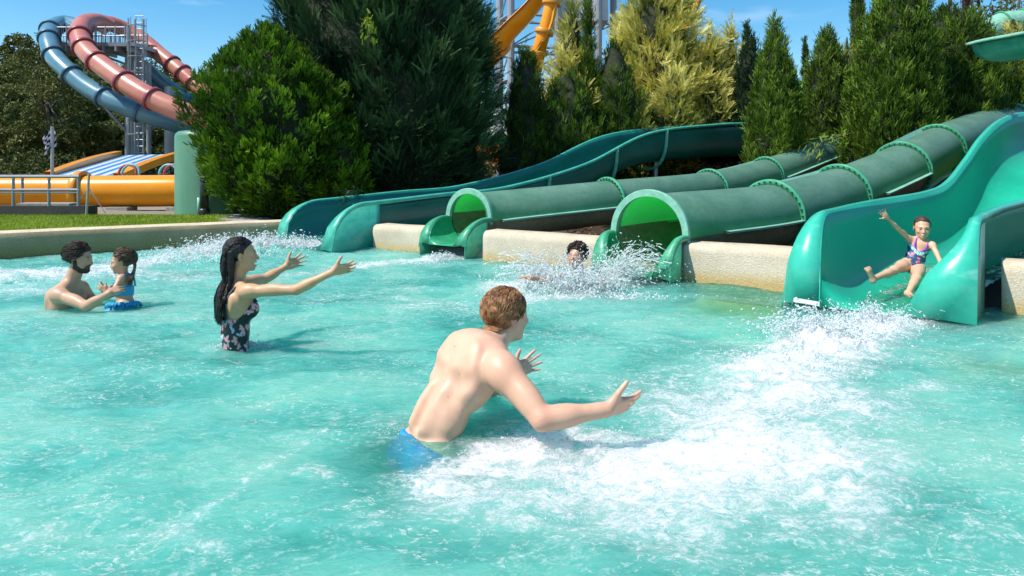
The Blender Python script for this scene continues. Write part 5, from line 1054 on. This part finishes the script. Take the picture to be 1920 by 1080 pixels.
wom = person('woman with long wet black hair in a dark floral swimsuit, arms stretched out', S, P(444, 655, Y0), (.56, .315, .175), paints, seed=8)
# floral print
def floral(V):
    rg = np.random.default_rng(3); C = np.tile(np.array([.010, .010, .015]), (len(V), 1)); L = V@Bt.T; th = np.arctan2(L[:, 0]-Chs@Bt[0], L[:, 1]-Chs@Bt[1])*.125; zz = L[:, 2]
    z0, z1 = zz.min(), zz.max()
    for i in range(190):
        a, b = rg.uniform(-.40, .40), rg.uniform(z0, z1); rot = rg.uniform(0, 6.28); pink = rg.uniform() < .55; R_ = rg.uniform(.022, .034) if pink else rg.uniform(.018, .03); dx, dz = th-a, zz-b; r = np.hypot(dx, dz); p = np.arctan2(dz, dx)+rot
        if pink: m = r < R_*(.45+.55*np.abs(np.cos(p*2.5)))*np.where(np.cos(p) > -.6, 1, .3); col = (.72, .32, .36)
        else: u = dx*math.cos(rot)+dz*math.sin(rot); v = -dx*math.sin(rot)+dz*math.cos(rot); m = (np.abs(u) < R_) & (np.abs(v) < .0035+.009*np.abs(np.sin(u/R_*7))*(1-np.abs(u)/R_)); col = (.28, .50, .60) if i % 3 else (.55, .62, .64)
        C[m] = col
    return C
m_flor = colmat('floral_swimsuit_cloth', .42, bump=.1, bscale=200)
cbk = Chs-Bt[2]*.035; cfr = Chs+Bt[2]*.035
def reg(X, Y, Z):
    x, y, z = [X*Bt[i][0]+Y*Bt[i][1]+Z*Bt[i][2]-Chs@Bt[i] for i in range(3)]
    topl = z-(-.062+.105*sstep(-.03, .09, y)); ln = np.maximum(topl, -(z+.43)); return np.maximum(ln, np.abs(x)-.175)
# finer body field for the cloth print
S2 = SDF(Chs-np.array([.24, .24, .42]), Chs+np.array([.24, .24, .12]), .0048)
S2.ell(Pel, [.158, .108, .15], Bt, .06); S2.ell(Wst, [.112, .082, .14], Bt, .06); S2.ell(Chs, [.132, .092, .12], Bt, .05); S2.ell(Chs+Bt[2]*.065, [.135, .072, .06], Bt, .04)
for g in (1, -1): S2.ell(Chs+Bt[0]*g*.070+Bt[1]*.066-Bt[2]*.012, [.054, .048, .054], Bt, .03); S2.ell(Chs+Bt[0]*g*.07-Bt[1]*.055+Bt[2]*.03, [.05, .022, .07], Bt, .03); S2.ell(Pel+Bt[0]*g*.07-Bt[1]*.06-Bt[2]*.03, [.08, .075, .09], Bt, .03)
wear(S2, wom, 'swimsuit', m_flor, reg, .007, floral)
for g in (1, -1):
    pts = [Chs+Bt[0]*g*.085-Bt[1]*.083-Bt[2]*.06, Chs+Bt[0]*g*.088-Bt[1]*.082+Bt[2]*.03, Chs+Bt[0]*g*.088-Bt[1]*.062+Bt[2]*.10, Chs+Bt[0]*g*.086-Bt[1]*.01+Bt[2]*.142, Chs+Bt[0]*g*.084+Bt[1]*.055+Bt[2]*.10, Chs+Bt[0]*g*.078+Bt[1]*.105+Bt[2]*.03]
    MB().tube(list(catmull(pts, 6)), .0075, 7).build('shoulder_strap', pmat('strap_cloth', (.012, .012, .018), (.2, .26, .3), 60, .5, ramp=(.5, .7)), wom, True)
m_hwom = hairmat('wet_black_hair', (.006, .005, .005), (.022, .016, .013), 50, rough=.22)
haircap(S, T, BH, Hd, .92, m_hwom, wom, thick=.010, h=.0055, low=-.10, amp=.0015, lf=60, front=.052)
Hs = SDF(Chs-np.array([.30, .30, .20]), Hd+np.array([.2, .2, .2]), .007)
for a in np.linspace(-1, 1, 7):
    st = T(.058*a, -.062-.02*(1-a*a), .02); nap = Nk+BH[0]*.062*a-BH[1]*.045+np.array([0, 0, .02]); md = Chs+Bt[0]*.088*a-Bt[1]*.092+Bt[2]*.07; en = Chs+Bt[0]*(.095*a-.01)-Bt[1]*.108-Bt[2]*(.02+.03*math.cos(a*5)); Hs.chain([st, nap, md, en], [.026, .018, .009, .003], .02)
V, Q = Hs.mesh(); L_ = V@Bt[0]; V = V+np.array(Bt[1])[None]*(.004*np.sin(L_*330+vn(V[:, 2]*9, 0, 0)*3))[:, None]; mk('hair_mass', V, Q, m_hwom, wom)
rg = np.random.default_rng(6); mb = MB()
for i in range(950):
    a = rg.uniform(-1, 1); ba = rg.uniform(-1.0, 1.0)
    st = T(.062*a, -.055-.045*(1-a*a)*rg.uniform(.2, 1), rg.uniform(-.02, .09)*(1-.3*abs(a)))
    nap = Nk+BH[0]*.075*a-BH[1]*(.052+.03*rg.uniform())+np.array([0, 0, rg.uniform(-.01, .05)])
    endp = Chs+Bt[0]*(.118*a+rg.normal(0, .010)-.008)-Bt[1]*(.108+rg.uniform(0, .022))+Bt[2]*(-.045-rg.uniform(-.06, .06))
    mid = (nap+endp)/2-Bt[1]*.012+rg.normal(0, .006, 3); pts = catmull([st, (st+nap)/2-BH[1]*.030, nap, mid, endp], 5); r = rg.uniform(.0016, .0030); w = rg.normal(0, .004)
    pts = [p+Bt[0]*w*math.sin(j*.8+i) for j, p in enumerate(pts)]; mb.tube(pts, [r*.8]+[r]*(len(pts)-4)+[r*.8, r*.5, r*.2], 5)
# crown strands combed back
for i in range(160):
    a = rg.uniform(-1, 1); y0_ = rg.uniform(-.03, .035); pts = []
    for j in range(7):
        u = j/6; y = y0_*(1-u)+(-.112)*u; x = .074*a*(1-.25*u*0); zz = .036+.093*math.sqrt(max(0, 1-((y+.018)/.116)**2-(x/.090)**2)); pts.append(T(x, y, zz+.002 if j < 6 else .0))
    mb.tube(pts, [.0026]*5+[.002, .001], 4)
mb.build('long_hair', m_hwom, wom, True)

# ---- father and small girl at the left
Y0 = 5.86; S = SDF((-4.1, 5.35, -.55), (-2.95, 6.5, .62), .0075)
Pel = P(128, 668, Y0); Chs = P(122, 570, Y0); Nk = P(133, 527, Y0); Hd = P(148, 484, Y0); fw = nrm([.96, .12, 0]); rt_ = np.array([fw[1], -fw[0], 0]); Bt = basis(fw, nrm(Chs-Pel+np.array([-.02, 0, 0])))
S.ell(Pel, [.16, .11, .12], Bt, .05); S.ell((Pel+Chs)/2, [.148, .105, .14], Bt, .05); S.ell(Chs, [.175, .12, .17], Bt, .05); S.ell(Chs+Bt[2]*.10, [.18, .09, .08], Bt, .05)
shR = Chs+Bt[0]*.19+Bt[2]*.115+Bt[1]*.03; shL = Chs-Bt[0]*.19+Bt[2]*.115+Bt[1]*.03
for g, sh in ((1, shR), (-1, shL)):
    S.cap(Nk-Bt[2]*.0, sh, .045, .052, .045); S.ell(Chs+Bt[0]*g*.08+Bt[1]*.09+Bt[2]*.04, [.075, .035, .06], Bt, .03); S.ell(Chs+Bt[0]*g*.085-Bt[1]*.08+Bt[2]*.045, [.058, .026, .085], Bt, .035)
    S.cap(Pel+Bt[0]*g*.09, Pel+Bt[0]*g*.1-np.array([0, 0, .4]), .09, .06, .03)
S.cap(Nk-Bt[2]*.02, Hd-np.array([0, 0, .045]), .062, .056, .03)
fH = nrm([.97, .10, -.14]); BH = basis(fH, [.12, 0, 1]); T = head(S, Hd, BH, 1.0, mouth=.9)
elR = P(163, 574, 5.56); wrR = P(203, 551, 5.52); arm(S, shR, elR, wrR, 1.0, 1.05); hand(S, wrR, P(232, 537, 5.64)-wrR, nrm([.2, 1, -.1]), (-.5, 0, 1), 1.0, (.15, .25, .3, .35), (.2, .06, -.08, -.2), tout=.9)
elL = P(172, 566, 6.12); wrL = P(196, 556, 6.06); arm(S, shL, elL, wrL, 1.0); hand(S, wrL, P(222, 542, 5.98)-wrL, nrm([.2, -1, -.1]), (-.3, 0, 1), .98)
paints = facepaint(T, BH, 1., mouth=.9)+[(elR, .06, (.55, .25, .15), .3), (T(0, .075, -.095), .034, (.05, .028, .016), .8)]
dad = person('dark haired bearded man chest deep at the left, laughing at the small girl he holds', S, P(125, 572, Y0), (.52, .31, .20), paints, seed=12)
m_hdad = hairmat('dark_brown_hair', (.015, .009, .006), (.06, .035, .022), 30); haircap(S, T, BH, Hd, 1.0, m_hdad, dad, thick=.013, h=.006, low=-.055, amp=.008, lf=36, front=.066)
def fur(S0, c, parent, name, m, caps, thick, amp=.002, lf=120):
    """short beard: the skin surface raised inside a region made of capsules"""
    sl, X, Y, Z = S0.sub(c-.17, c+.17); X, Y, Z = np.broadcast_arrays(X, Y, Z); d_ = np.full(X.shape, 1.)
    for p, q, r in caps:
        d = q-p; t = np.clip(((X-p[0])*d[0]+(Y-p[1])*d[1]+(Z-p[2])*d[2])/(d@d), 0, 1); d_ = np.minimum(d_, np.sqrt((X-p[0]-t*d[0])**2+(Y-p[1]-t*d[1])**2+(Z-p[2]-t*d[2])**2)-r)
    f = np.maximum(S0.f[sl]-thick-amp*vn(X*lf, Y*lf, Z*lf), d_+.004*vn(X*70, Y*70, Z*70)); V, Q = nets(f, np.array([S0.ax[i][sl[i]][0] for i in range(3)]), S0.h); return mk(name, smooth_mesh(V, Q, 1, .3), Q, m, parent)
cps = []
for g in (-1, 1): cps += [(T(g*.070, .004, -.02), T(g*.058, .012, -.07), .018), (T(g*.058, .012, -.07), T(g*.04, .06, -.10), .024), (T(g*.04, .06, -.10), T(0, .085, -.115), .026), (T(g*.032, .085, -.062), T(g*.034, .07, -.09), .012), (T(g*.030, .092, -.050), T(0, .105, -.044), .0075)]
fur(S, Hd, dad, 'beard', m_hdad, cps, .005)
strands(T, BH, Hd, 1.05, m_hdad, dad, 650, .085, .0026, 14, (0, -1, -.45), wild=.10, z0=-.03, ymax=.062, lift=.010)
# small girl facing him
s = .72; S = SDF((-3.6, 5.35, -.35), (-2.95, 6.25, .55), .0062); Hd2 = P(230, 491, 5.78); Nk = P(234, 516, 5.78); Chs = P(233, 537, 5.78); Pel = P(236, 575, 5.76); fw = nrm([-.93, -.22, 0]); Bt = basis(fw, nrm(Chs-Pel))
S.ell(Pel, np.array([.14, .105, .11])*s, Bt, .04); S.ell(Chs-Bt[2]*.06, np.array([.115, .09, .11])*s, Bt, .04); S.ell(Chs, np.array([.125, .09, .12])*s, Bt, .03)
shL = Chs+Bt[0]*.135*s*-1+Bt[2]*.10*s; shR = Chs+Bt[0]*.135*s+Bt[2]*.10*s
for g, sh in ((1, shR), (-1, shL)): S.cap(Nk, sh, .03*s, .036*s, .03); S.cap(Pel+Bt[0]*g*.06, Pel+Bt[0]*g*.1+fw*.22-np.array([0, 0, .12]), .075*s, .055*s, .03)
S.cap(Nk-np.array([0, 0, .02]), Hd2-np.array([0, 0, .03]), .036*s, .038*s, .02); fH = nrm([-.95, -.26, -.12]); BH2 = basis(fH, [-.05, 0, 1]); T2 = head(S, Hd2, BH2, .86, child=1)
el = P(214, 545, 5.60); wr = P(199, 546, 5.56); arm(S, shL, el, wr, .62, 1, 1); hand(S, wr, np.array([-.5, -.1, .4]), [0, 1, 0], (0, 0, 1), .62, (.4, .5, .6, .6))
el = P(214, 540, 5.95); wr = P(196, 540, 5.98); arm(S, shR, el, wr, .62, 1, 1); hand(S, wr, np.array([-1, 0, .3]), [0, -1, 0], (0, 0, 1), .62, (.4, .5, .6, .6))
girl1 = person('small girl in a blue ruffled bikini held by the bearded man at the left', S, P(236, 560, 5.78), (.56, .32, .20), facepaint(T2, BH2, .86, smile=1), seed=14)
m_bb = pmat('bright_blue_cloth', (.004, .26, .52), (.01, .36, .62), 12, .55, bump=.3, bscale=40)
wear(S, girl1, 'bikini_top', m_bb, lambda X, Y, Z: np.maximum(np.abs(X*Bt[2][0]+Y*Bt[2][1]+Z*Bt[2][2]-Chs@Bt[2]+.035)-.042, np.abs(X*Bt[0][0]+Y*Bt[0][1]+Z*Bt[0][2]-Chs@Bt[0])-.10), .006)
wear(S, girl1, 'bikini_bottom', m_bb, lambda X, Y, Z: np.maximum(Z-(Chs[2]-.135), -(Z+.28)), .006)
rf = MB(); rg = np.random.default_rng(4)
for i in range(40):
    a = i/40*6.28; p = Chs-Bt[2]*.135+Bt[0]*.105*math.cos(a)+Bt[1]*.085*math.sin(a); o_ = Bt[0]*math.cos(a)+Bt[1]*math.sin(a); rf.tube([p, p+o_*.028-Bt[2]*.006+rg.normal(0, .004, 3), p+o_*.048-Bt[2]*.026+rg.normal(0, .006, 3)], [.010, .013, .007], 6)
rf.build('ruffle', m_bb, girl1, True)
for g in (-1, 1): MB().tube(list(catmull([Chs+Bt[0]*g*.055-Bt[1]*.07-Bt[2]*.0, Chs+Bt[0]*g*.05-Bt[1]*.05+Bt[2]*.085, Chs+Bt[0]*g*.045+Bt[1]*.02+Bt[2]*.105, Chs+Bt[0]*g*.05+Bt[1]*.07+Bt[2]*.02], 5)), .007, 6).build('shoulder_strap', m_bb, girl1, True)
m_hg = hairmat('wet_brown_hair', (.03, .016, .009), (.16, .09, .05), 34, rough=.3); haircap(S, T2, BH2, Hd2, .86, m_hg, girl1, thick=.010, h=.0055, low=-.05, amp=.006, lf=40, front=.056)
mb = MB()
for i in range(60):
    a = rg.uniform(-1, 1); st = T2(.05*a, -.095, rg.uniform(-.03, .04)); e = P(243+rg.uniform(-4, 5), 530+rg.uniform(-8, 6), 5.72)+BH2[0]*.03*a; mb.tube(catmull([st, T2(.04*a, -.10, -.07), e], 5), [.005]*8+[.004, .002, .001], 5)
mb.build('long_hair', m_hg, girl1, True)

strands(T2, BH2, Hd2, .90, m_hg, girl1, 420, .08, .0022, 15, (0, -1, -.45), wild=.08, z0=-.01, ymax=.06, lift=.004)

# ---- girl on the wide slide, one arm raised
s = .72; S = SDF((3.0, 5.3, -.05), (4.6, 7.0, 1.05), .0062)
Pel = P(1711, 500, 6.42); Chs = P(1722, 466, 6.50); Nk = P(1727, 449, 6.52); Hd = P(1729, 427, 6.50); fw = nrm([-.42, -.90, 0]); Bt = basis(fw, nrm(Chs-Pel))
S.ell(Pel, np.array([.135, .105, .10])*s, Bt, .03); S.ell((Pel+Chs)/2, np.array([.112, .085, .10])*s, Bt, .04); S.ell(Chs, np.array([.122, .088, .11])*s, Bt, .03); S.ell(Chs+Bt[2]*.05, np.array([.12, .07, .06])*s, Bt, .03)
shR = Chs+Bt[0]*.115+Bt[2]*.062; shL = Chs-Bt[0]*.115+Bt[2]*.052
if P(1705, 447, 6.45)[0] > shR[0]+.3: pass
shR = P(1706, 449, 6.52); shL = P(1748, 459, 6.44)
S.cap(Nk, shR, .028, .032, .03); S.cap(Nk, shL, .028, .032, .03); S.cap(Nk-Bt[2]*.02, Hd-np.array([0, 0, .03]), .029, .030, .02)
BH = basis(nrm([-.36, -.93, -.10]), [.06, 0, 1]); T = head(S, Hd, BH, .88, child=1)
el = P(1683, 428, 6.44); wr = P(1664, 409, 6.38); arm(S, shR, el, wr, .60, 1, 1, .015); hand(S, wr, P(1650, 391, 6.36)-wr, nrm([-.3, -1, 0]), (-1, 0, 0), .66, (.05, .05, .08, .1), (.32, .1, -.12, -.36), tout=1.1)
el = P(1762, 488, 6.30); wr = P(1772, 510, 6.16); arm(S, shL, el, wr, .60, 1, 1, .015); hand(S, wr, np.array([.55, -.5, -.10]), [0, 0, -1], (-1, -.5, 0), .66, (.05, .05, .08, .1))
def leg(hp, kn, an, toe, s, up):
    S.cap(hp, kn, .080*s, .052*s, .025); S.ell(hp+(kn-hp)*.35, np.array([.074, .074, .12])*s, basis(kn-hp, [0, 0, 1])[[0, 2, 1]], .03); S.ell(kn, np.array([.052]*3)*s, None, .015); S.cap(kn, an, .050*s, .033*s, .02); S.ell(kn+(an-kn)*.3-np.array([0, 0, .008]), np.array([.048, .052, .10])*s, basis(an-kn, [0, 0, 1])[[0, 2, 1]], .02)
    d = nrm(toe-an); f = nrm(an-kn); heel = an+f*.035*s-d*.02*s; L = np.linalg.norm(toe-an); S.ell(heel, np.array([.03]*3)*s, None, .015); B = basis(d, -f); B0 = B[0]
    S.cap(heel, an+d*L*.72+f*.03*s, .028*s, .024*s, .02); S.cap(an, an+d*L*.75+f*.022*s, .030*s, .022*s, .02)
    for i in range(5): b = an+d*L*.78+f*.024*s+B0*(i-2)*.017*s; S.cap(b, b+d*(.038-.005*abs(i-1 if up > 0 else 3-i))*s, .0115*s if i != (0 if up > 0 else 4) else .015*s, .0095*s, .005)
leg(Pel+Bt[0]*.055, P(1676, 507, 6.18), P(1638, 523, 5.92), P(1627, 500, 5.90), .72, 1); leg(Pel-Bt[0]*.055, P(1718, 522, 6.06), P(1703, 549, 5.84), P(1713, 556, 5.68), .72, -1)
girl = person('girl sliding out of the wide teal slide, smiling, one arm raised', S, P(1711, 520, 6.42), (.66, .38, .25), facepaint(T, BH, .88, smile=1, brow=(.14, .08, .05)), seed=20)
def print2(V):
    rg = np.random.default_rng(5); C = np.tile(np.array([.025, .06, .15]), (len(V), 1)); C *= (1+.35*fbm(V[:, 0]*60, V[:, 1]*60, V[:, 2]*60, 2))[:, None]; L = V@Bt.T-Chs@Bt.T; zz = L[:, 2]; xx = L[:, 0]
    cols = [(.75, .15, .30), (.80, .42, .15), (.70, .45, .5), (.75, .3, .12)]
    for i in range(60):
        a, b = rg.uniform(-.1, .1), rg.uniform(-.30, -.02); r = np.hypot(xx-a, zz-b); p = np.arctan2(zz-b, xx-a); C[(r < .0115*(.6+.4*np.cos(p*5+i)))] = cols[i % 4]
    v = zz-(.012+.55*(np.abs(xx+.004))*1.0)+.03; m = (v > -.035) & (L[:, 1] > -.1); C[m] = (.08, .52, .48); m2 = m & (v > -.035) & (v < -.012) & (np.sin(xx*260) > .2); C[m2] = (.55, .75, .72); m3 = (v > -.008) & (L[:, 1] > -.1); C[m3] = (.26, .03, .42); return C
def reg2(X, Y, Z):
    x, y, z = [X*Bt[i][0]+Y*Bt[i][1]+Z*Bt[i][2]-Chs@Bt[i] for i in range(3)]
    return np.maximum(np.maximum(z-(-.022+.62*np.abs(x+.004)), z-.035), np.maximum(-(z+.225)+0*x, np.abs(x)-.11))
S3 = SDF(Chs-np.array([.17, .17, .30]), Chs+np.array([.17, .17, .10]), .0042)
S3.ell(Pel, np.array([.138, .108, .10])*s, Bt, .03); S3.ell((Pel+Chs)/2, np.array([.114, .087, .10])*s, Bt, .04); S3.ell(Chs, np.array([.124, .09, .11])*s, Bt, .03); S3.ell(Chs+Bt[2]*.05, np.array([.12, .07, .06])*s, Bt, .03)
wear(S3, girl, 'swimsuit', colmat('navy_print_cloth', .45, bump=.1, bscale=200), reg2, .006, print2)
m_pur = pmat('purple_strap_cloth', (.22, .02, .36), (.30, .04, .46), 20, .5)
for g in (-1, 1): MB().tube(list(catmull([Chs+Bt[0]*.0+Bt[1]*.070-Bt[2]*.035, Chs+Bt[0]*g*.040+Bt[1]*.068+Bt[2]*.012, Chs+Bt[0]*g*.050+Bt[1]*.052+Bt[2]*.055, Chs+Bt[0]*g*.044+Bt[1]*.0+Bt[2]*.095, Chs+Bt[0]*g*.02-Bt[1]*.05+Bt[2]*.03], 6)), .0075, 7).build('shoulder_strap', m_pur, girl, True)
m_hg2 = hairmat('slicked_brown_hair', (.025, .014, .008), (.09, .05, .03), 40, rough=.3); haircap(S, T, BH, Hd, .88, m_hg2, girl, thick=.006, h=.0055, low=-.02, amp=.003, lf=50, front=.040)

# ---- swimmer bursting out of the water in front of the larger tube
S = SDF((.0, 6.1, -.35), (1.3, 7.5, .62), .0075); Hd = P(1081, 480, 6.75); Chs = P(1090, 540, 6.85); fw = nrm([-.35, -.9, 0]); Bt = basis(fw, [0.05, 0, 1])
S.ell(Chs, [.16, .11, .16], Bt, .05); S.ell(Chs-Bt[2]*.2, [.14, .1, .15], Bt, .05); S.cap(Chs+Bt[2]*.10, Hd-np.array([0, 0, .05]), .05, .048, .03); BH = basis(nrm([-.45, -.85, .10]), [.10, 0, 1]); T = head(S, Hd, BH, .92, mouth=.4)
shR = Chs+Bt[0]*.17+Bt[2]*.09; shL = Chs-Bt[0]*.17+Bt[2]*.09; S.cap(Chs+Bt[2]*.12, shR, .04, .05, .04); S.cap(Chs+Bt[2]*.12, shL, .04, .05, .04)
a_, b_ = (shR, shL) if shR[0] < shL[0] else (shL, shR)
el = P(1028, 528, 6.6); wr = P(998, 521, 6.45); arm(S, a_, el, wr, .9); hand(S, wr, np.array([-.8, -.2, .12]), [0, 0, -1], (0, -1, 0), .9, (.2, .25, .3, .35))
el = P(1130, 535, 6.6); wr = P(1112, 545, 6.4); arm(S, b_, el, wr, .9); hand(S, wr, np.array([-.4, -.6, .1]), [0, 0, -1], (-1, 0, 0), .9, (.2, .25, .3, .35))
swim = person('dark curly haired swimmer half hidden by spray in front of the larger tube slide', S, P(1088, 545, 6.8), (.50, .27, .18), facepaint(T, BH, .92, mouth=.4), seed=30)
m_hs = hairmat('curly_dark_hair', (.012, .007, .006), (.05, .03, .022), 30)
haircap(S, T, BH, Hd, .92, m_hs, swim, thick=.020, h=.006, low=-.06, amp=.020, lf=30, front=.055)
strands(T, BH, Hd, 1.0, m_hs, swim, 200, .085, .0042, 9, (.3, .2, .6), name='curls', z0=-.03, lift=.06)
# ------------------------------------------------------------------ spray and froth
def _ico():
    t = (1+5**.5)/2; v = np.array([(-1, t, 0), (1, t, 0), (-1, -t, 0), (1, -t, 0), (0, -1, t), (0, 1, t), (0, -1, -t), (0, 1, -t), (t, 0, -1), (t, 0, 1), (-t, 0, -1), (-t, 0, 1)], float); v /= np.linalg.norm(v[0])
    f = np.array([(0, 11, 5), (0, 5, 1), (0, 1, 7), (0, 7, 10), (0, 10, 11), (1, 5, 9), (5, 11, 4), (11, 10, 2), (10, 7, 6), (7, 1, 8), (3, 9, 4), (3, 4, 2), (3, 2, 6), (3, 6, 8), (3, 8, 9), (4, 9, 5), (2, 4, 11), (6, 2, 10), (8, 6, 7), (9, 8, 1)]); return v, f
ICO = _ico()
m_spray, n_, l_, b_s, o_s = newmat('white_spray'); b_s.inputs['Base Color'].default_value = (.86, .90, .90, 1); b_s.inputs['Roughness'].default_value = .18
tr_ = n_.new('ShaderNodeBsdfTranslucent'); tr_.inputs[0].default_value = (.85, .92, .92, 1); ms_ = n_.new('ShaderNodeMixShader'); ms_.inputs[0].default_value = .4; l_.new(b_s.outputs[0], ms_.inputs[1]); l_.new(tr_.outputs[0], ms_.inputs[2]); l_.new(ms_.outputs[0], o_s.inputs[0])
def blobs(pos, rad_, vel=None, stretch=0):
    v, f = ICO; n = len(pos); sc = RNG.uniform(.65, 1.35, (n, 12, 1)); V = v[None]*rad_[:, None, None]*sc
    if vel is not None:
        d = vel/np.maximum(np.linalg.norm(vel, axis=1)[:, None], 1e-6); V = V+d[:, None, :]*np.einsum('nvc,nc->nv', V, d)[..., None]*stretch[:, None, None]
    return (V+pos[:, None]).reshape(-1, 3), (f[None]+12*np.arange(n)[:, None, None]).reshape(-1, 3)
def splash(name, label, srcs, seed, base):
    """srcs: (centre xy, spread xy, direction, spread of direction, speed range, count, radius range, streaks)"""
    global RNG
    keep = RNG; RNG = np.random.default_rng(seed); PS = []; RS = []; VS = []
    tb = MB()
    for (c, sg, d, ds, sp, n, rr, ns) in srcs:
        c = np.array(c, float); V = nrm(d)+RNG.normal(0, ds, (n, 3)); V /= np.linalg.norm(V, axis=1)[:, None]; V[:, 2] = np.abs(V[:, 2]); V *= (sp[0]+(sp[1]-sp[0])*RNG.uniform(0, 1, n)**1.7)[:, None]
        p0 = np.stack([c[0]+RNG.normal(0, sg[0], n), c[1]+RNG.normal(0, sg[1], n), np.zeros(n)], 1); T_ = RNG.uniform(0, 1, n)*2*V[:, 2]/9.8
        p = p0+V*T_[:, None]; p[:, 2] -= 4.9*T_**2; vel = V.copy(); vel[:, 2] -= 9.8*T_; p[:, 2] += wheight(p[:, 0], p[:, 1], np.zeros(n))
        r = rr[0]*(rr[1]/rr[0])**(RNG.uniform(0, 1, n)**2.2); PS.append(p); RS.append(r); VS.append(vel)
        for i in range(ns):   # curving ligaments
            v = nrm(d)+RNG.normal(0, ds, 3); v = nrm(v)*RNG.uniform(*sp); v[2] = abs(v[2]); q = np.array([c[0]+RNG.normal(0, sg[0]), c[1]+RNG.normal(0, sg[1]), 0]); t0 = RNG.uniform(.15, .6)*2*v[2]/9.8; ln = RNG.uniform(.03, .09)
            pts = [q+v*(t0+u*ln)+np.array([0, 0, -4.9*(t0+u*ln)**2])+RNG.normal(0, .004, 3) for u in np.linspace(0, 1, 6)]; r0 = RNG.uniform(.0018, .005); tb.tube(pts, [r0*RNG.uniform(.4, 1.4) for _ in pts], 5)
    pos = np.vstack(PS); v_, f_ = blobs(pos, np.concatenate(RS), np.vstack(VS), RNG.uniform(0, 1.6, len(pos)))
    if tb.v:
        tv = np.array(tb.v); tf = []
        for q in tb.f:
            for i in range(1, len(q)-1): tf.append((q[0]+len(v_), q[i]+len(v_), q[i+1]+len(v_)))
        v_ = np.vstack([v_, tv]); f_ = np.vstack([f_, np.array(tf)])
    o = mk(name, v_, f_, m_spray, base=base); props(o, kind='stuff'); RNG = keep; return o
def w(px, py): return PW(px, py)
# at the wide slide
splash('spray', '', [
    (w(1560, 625), (.18, .14), (-.5, -.5, 1.0), .38, (.5, 2.3), 11000, (.0010, .008), 260), (w(1640, 605), (.16, .08), (-.35, -.5, .9), .4, (.4, 1.9), 7000, (.0010, .007), 120),
    (w(1480, 680), (.22, .16), (-.5, -.5, .7), .45, (.3, 1.2), 2600, (.001, .007), 40), (w(1690, 590), (.08, .06), (-.2, -.4, .8), .4, (.3, 1.3), 700, (.001, .006), 10), (w(1440, 790), (.3, .12), (-.5, -.4, .5), .4, (.2, .9), 1500, (.001, .005), 10)], 1, (*w(1560, 625), 0))
# round the swimmer
splash('spray', '', [
    (w(1085, 540), (.20, .12), (0, -.2, 1), .36, (.8, 2.9), 7500, (.0012, .008), 380), (w(1130, 530), (.06, .06), (.7, 0, 1), .22, (1.8, 3.3), 2600, (.0012, .008), 260), (w(1040, 532), (.07, .06), (-.75, 0, 1), .22, (1.5, 3.0), 2600, (.0012, .008), 240),
    (w(1170, 522), (.10, .05), (.3, 0, 1), .3, (1, 2.5), 700, (.0015, .009), 70), (w(1000, 545), (.12, .06), (-.5, 0, 1), .4, (.5, 1.6), 1300, (.0015, .008), 30), (w(1085, 555), (.35, .06), (0, -.4, .8), .4, (.3, 1.2), 3200, (.0015, .009), 40), (w(1070, 552), (.16, .05), (.1, 0, 1), .22, (1.2, 2.4), 3000, (.0015, .007), 260)], 2, (*w(1085, 540), 0))
# at the dark teal slide, left
splash('spray', '', [(w(470, 466), (.42, .15), (-.3, -.2, 1), .42, (.5, 2.1), 9000, (.002, .012), 260), (w(570, 463), (.2, .08), (-.4, -.1, 1), .4, (.4, 1.9), 1200, (.0025, .012), 40), (w(390, 480), (.35, .12), (-.2, -.2, 1), .4, (.4, 1.7), 5000, (.002, .011), 90), (w(300, 492), (.4, .15), (0, 0, 1), .4, (.2, 1.1), 1500, (.0025, .012), 10), (w(90, 515), (.6, .15), (0, 0, 1), .5, (.2, .9), 1500, (.0025, .010), 10)], 3, (*w(470, 466), 0))
# at the smaller tube
splash('spray', '', [(w(830, 486), (.10, .07), (-.3, -.3, 1), .4, (.3, 1.3), 1500, (.002, .009), 40), (w(740, 494), (.25, .06), (-.3, -.3, 1), .4, (.2, .7), 900, (.002, .008), 5)], 4, (*w(830, 486), 0))
# at the bathers' waists and across the froth
splash('spray', '', [(w(455, 652), (.09, .05), (.1, -.2, 1), .5, (.2, .9), 500, (.0012, .005), 30), (w(480, 650), (.05, .04), (.4, -.2, 1), .3, (.3, 1.1), 260, (.0012, .005), 14), (w(1060, 820), (.22, .05), (0, 0, 1), .5, (.2, .7), 700, (.0008, .004), 10), (w(240, 560), (.07, .05), (.1, 0, 1), .5, (.2, .7), 250, (.0015, .005), 8), (w(790, 812), (.10, .03), (0, -.2, 1), .5, (.1, .5), 260, (.0008, .003), 4), (w(1700, 545), (.04, .05), (0, -.3, 1), .5, (.3, 1.), 320, (.0015, .006), 10), (w(1650, 553), (.08, .05), (-.2, -.3, 1), .5, (.3, 1.2), 500, (.0015, .006), 20)], 5, (*w(455, 652), 0))
# bubbly froth lying on the strongest foam
n = 260000; X = RNG.uniform(-6, 4.2, n); Yv = RNG.uniform(1.9, 11, n); fo = foamf(X, Yv); mask = fo*(.6+.7*fbm(X*6, Yv*6, 2, 4)*1.6+.4*fbm(X*25, Yv*25, 4, 2)) > RNG.uniform(.42, 1.0, n); X = X[mask]; Yv = Yv[mask]; fo = fo[mask]; n = len(X)
pos = np.stack([X, Yv, wheight(X, Yv, fo)+RNG.uniform(-.2, 1, n)*.006+.010*fo*RNG.uniform(0, 1, n)**3], 1); v_, f_ = blobs(pos, RNG.uniform(.0015, .0045, n)*(.55+.10*Yv)); props(mk('froth', v_, f_, m_spray), kind='stuff')
